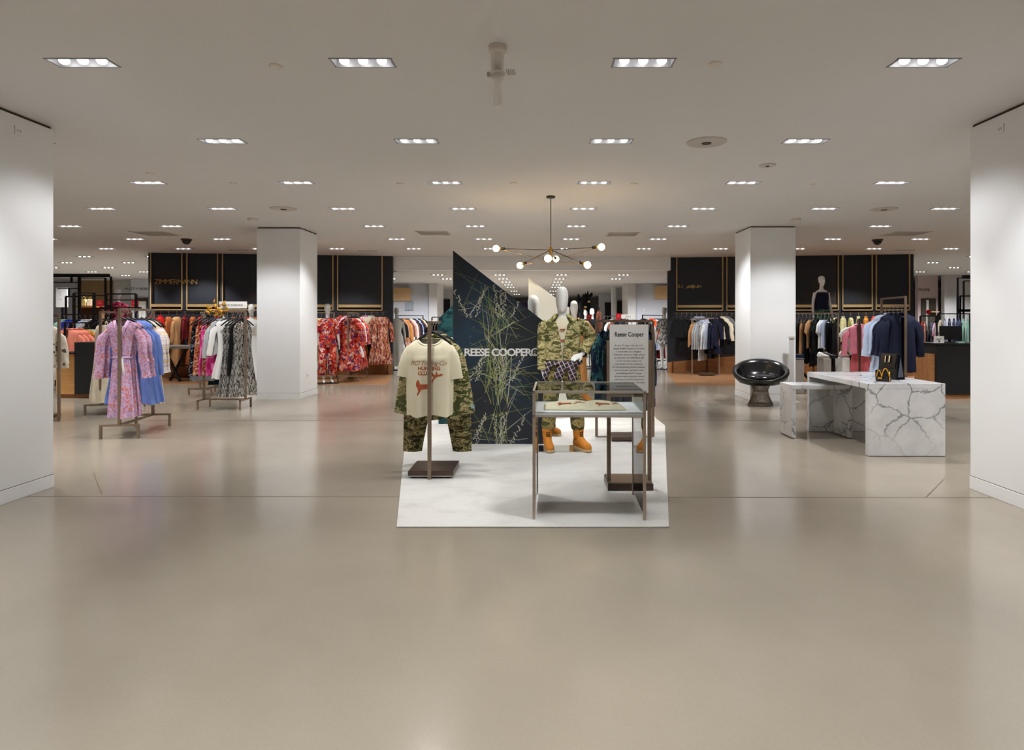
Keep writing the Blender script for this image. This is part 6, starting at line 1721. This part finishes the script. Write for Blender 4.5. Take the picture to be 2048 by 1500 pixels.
# trestle platform under the standing mannequin
y = 14.8
t = thing('trestle_table', 'timber display table with dark crossed legs, under the standing mannequin', 'table', (X(1640, y), y, 0))
MB().box((0, 0, .705), (1.5, .8, .07)).build('table_top', M['darkwood'], t, bevel=.004)
for x_ in (-.5, .5):
    for s in (-1, 1): MB().bar((x_ - .3 * s, s * .05, .004), (x_ + .3 * s, s * .05, .67), .05).build('leg', M['black'], t)
M['plinthgrey'] = plain('concrete_plinth', (150, 142, 134), .8, var=.1)
for px, y, w, h_, lb, m in ((1594, 12.9, .16, .68, 'grey stone plinth holding folded dark clothes', M['plinthgrey']), (1648, 12.6, .15, .72, 'pale plinth under white and black shoes', M['plinthgrey']), (1685, 12.8, .15, .72, 'white plinth with a white sneaker on top', M['paper'])):
    tag(MB().box((0, 0, h_ / 2), (w, .3, h_)).build('plinth', m, loc=(X(px, y), y, 0), bevel=.003), lb, 'plinth')
def shoe(px, y, z, rz, m1, m2, label):
    t = thing('shoe', label, 'shoe', (X(px, y), y, z), R(rz))
    for o, r_ in ((BOOT, m1),):
        mb = MB(); n = 16
        mb.loft([[(w * math.cos(2 * PI * j / n), yy_, .02 + zt / 2 + zt / 2 * math.sin(2 * PI * j / n)) for j in range(n)] for yy_, w, zt in ((.09, .03, .08), (.06, .038, .11), (0, .038, .1), (-.06, .042, .07), (-.13, .042, .05), (-.18, .02, .03))])
        mb.build('upper', m1, t, smooth=True)
    MB().prism([(p[0] * .85, p[1] * .85) for p in outl], 0, .022).build('sole', m2, t)
shoe(1685, 12.8, .72, 120, M['paper'], M['paper'], 'white sneaker on the white plinth behind the marble table')
shoe(1643, 12.55, .72, 110, M['paper'], M['plinthgrey'], 'white shoe on the pale plinth behind the marble table')
shoe(1654, 12.68, .72, 70, M['black'], M['black'], 'black shoe on the pale plinth behind the marble table')
for q in range(3):
    tag(MB().box((X(1594, 12.9), 12.9, .70 + q * .035), (.2 - q * .01, .26, .03)).build('folded_clothes', SLATE if q else GREY, bevel=.012), ['grey folded garment at the bottom of the plinth stack', 'dark folded garment in the middle of the plinth stack', 'dark folded garment on top of the plinth stack'][q], 'folded clothes')

# open black display frames at the far left and far right
def frame_grid(label, y, bars, blocks=()):
    t = thing('open_shelving', label, 'shelving', (0, y, 0), group='black metal shelving')
    for (x0, z0_, x1, z1_, w) in bars: MB().bar((X(x0, y), 0, Z(z0_, y) if z0_ else .0), (X(x1, y), 0, Z(z1_, y)), w * .72).build('bar', M['black'], t)
    return t
y = 14.9
frame_grid('tall black metal display frame at the far left, nearest the white column', y, [(100, 551, 218, 551, .11), (159, 0, 159, 551, .07), (143, 553, 143, 565, .05), (100, 565, 159, 565, .03), (115, 577, 159, 577, .03), (222, 0, 222, 553, .05), (211, 556, 211, 622, .05), (159, 556, 211, 556, .03), (138, 577, 138, 593, .04), (132, 593, 159, 593, .05), (132, 0, 132, 593, .05)])
y = 13.7
frame_grid('lower black metal display frame behind the salmon rack', y, [(148, 586, 148, 640, .06), (148, 586, 188, 586, .03), (188, 0, 188, 586, .06), (148, 0, 148, 640, .06), (212, 588, 272, 588, .04), (212, 0, 212, 588, .05), (272, 0, 272, 588, .06), (212, 600, 272, 600, .03), (200, 616, 282, 616, .06), (161, 591, 214, 591, .03)])
y = 16.2
frame_grid('black metal display frame at the far right above the shirts', y, [(1926, 554, 1960, 554, .12), (1915, 0, 1915, 556, .05), (1915, 556, 1960, 556, .03), (1927, 0, 1927, 562, .05), (1927, 562, 1960, 562, .03), (1919, 592, 1940, 592, .04), (1920, 0, 1920, 592, .06), (1915, 621, 1945, 621, .09)])
y = 18.0
t = thing('wall_screen', 'white lit advertising board at the far left behind the display frame', 'screen', (X(124, y), y, Z(595, y)))
MB().box((0, 0, 0), (X(136, y) - X(114, y), .05, .55)).build('board', M['paper'], t); MB().bar((0, .03, -Z(595, y)), (0, .03, -.2), .05).build('stand', M['black'], t)
MB().box((-.02, -.03, -.05), (.08, .004, .01)).box((-.02, -.03, .1), (.012, .004, .1)).build('marking', PALEB, t)
for px, py, lb, c in ((167, 607, 'small yellow handbag on the far left display shelf', (224, 200, 120)), (182, 603, 'cream handbag on the far left display shelf', (230, 214, 186))):
    y = 16.0
    t = thing('shelf_handbag', lb, 'handbag', (X(px, y), y, Z(612, y)))
    MB().loft([[(sx * w, sy * .05, z) for sx, sy in ((-1, -1), (1, -1), (1, 1), (-1, 1))] for w, z in ((.08, 0), (.085, .1), (.06, .17))]).build('body', plain('bag_%d' % px, c, .5), t, bevel=.01)
    MB().tube([(.05 * math.cos(q * PI / 8), 0, .16 + .07 * math.sin(q * PI / 8)) for q in range(9)], .008, 6).build('handle', M['brass'], t, smooth=True)
y = 16.0
t = thing('display_shelf', 'timber display shelf unit at the far left, carrying two handbags', 'shelf', (X(180, y), y, 0))
zz = Z(612, y)
MB().box((0, 0, zz - .02), (.62, .4, .04)).build('shelf', M['wood'], t); MB().box((0, .1, (zz - .04) / 2), (.5, .2, zz - .04)).build('body', M['wood'], t)
tag(MB().box((0, 0, .5), (.22, .45, 1.0)).build('plinth', M['wood'], loc=(X(1867, 13.4), 13.4, 0), bevel=.003), 'timber plinth behind the pale jeans', 'plinth')
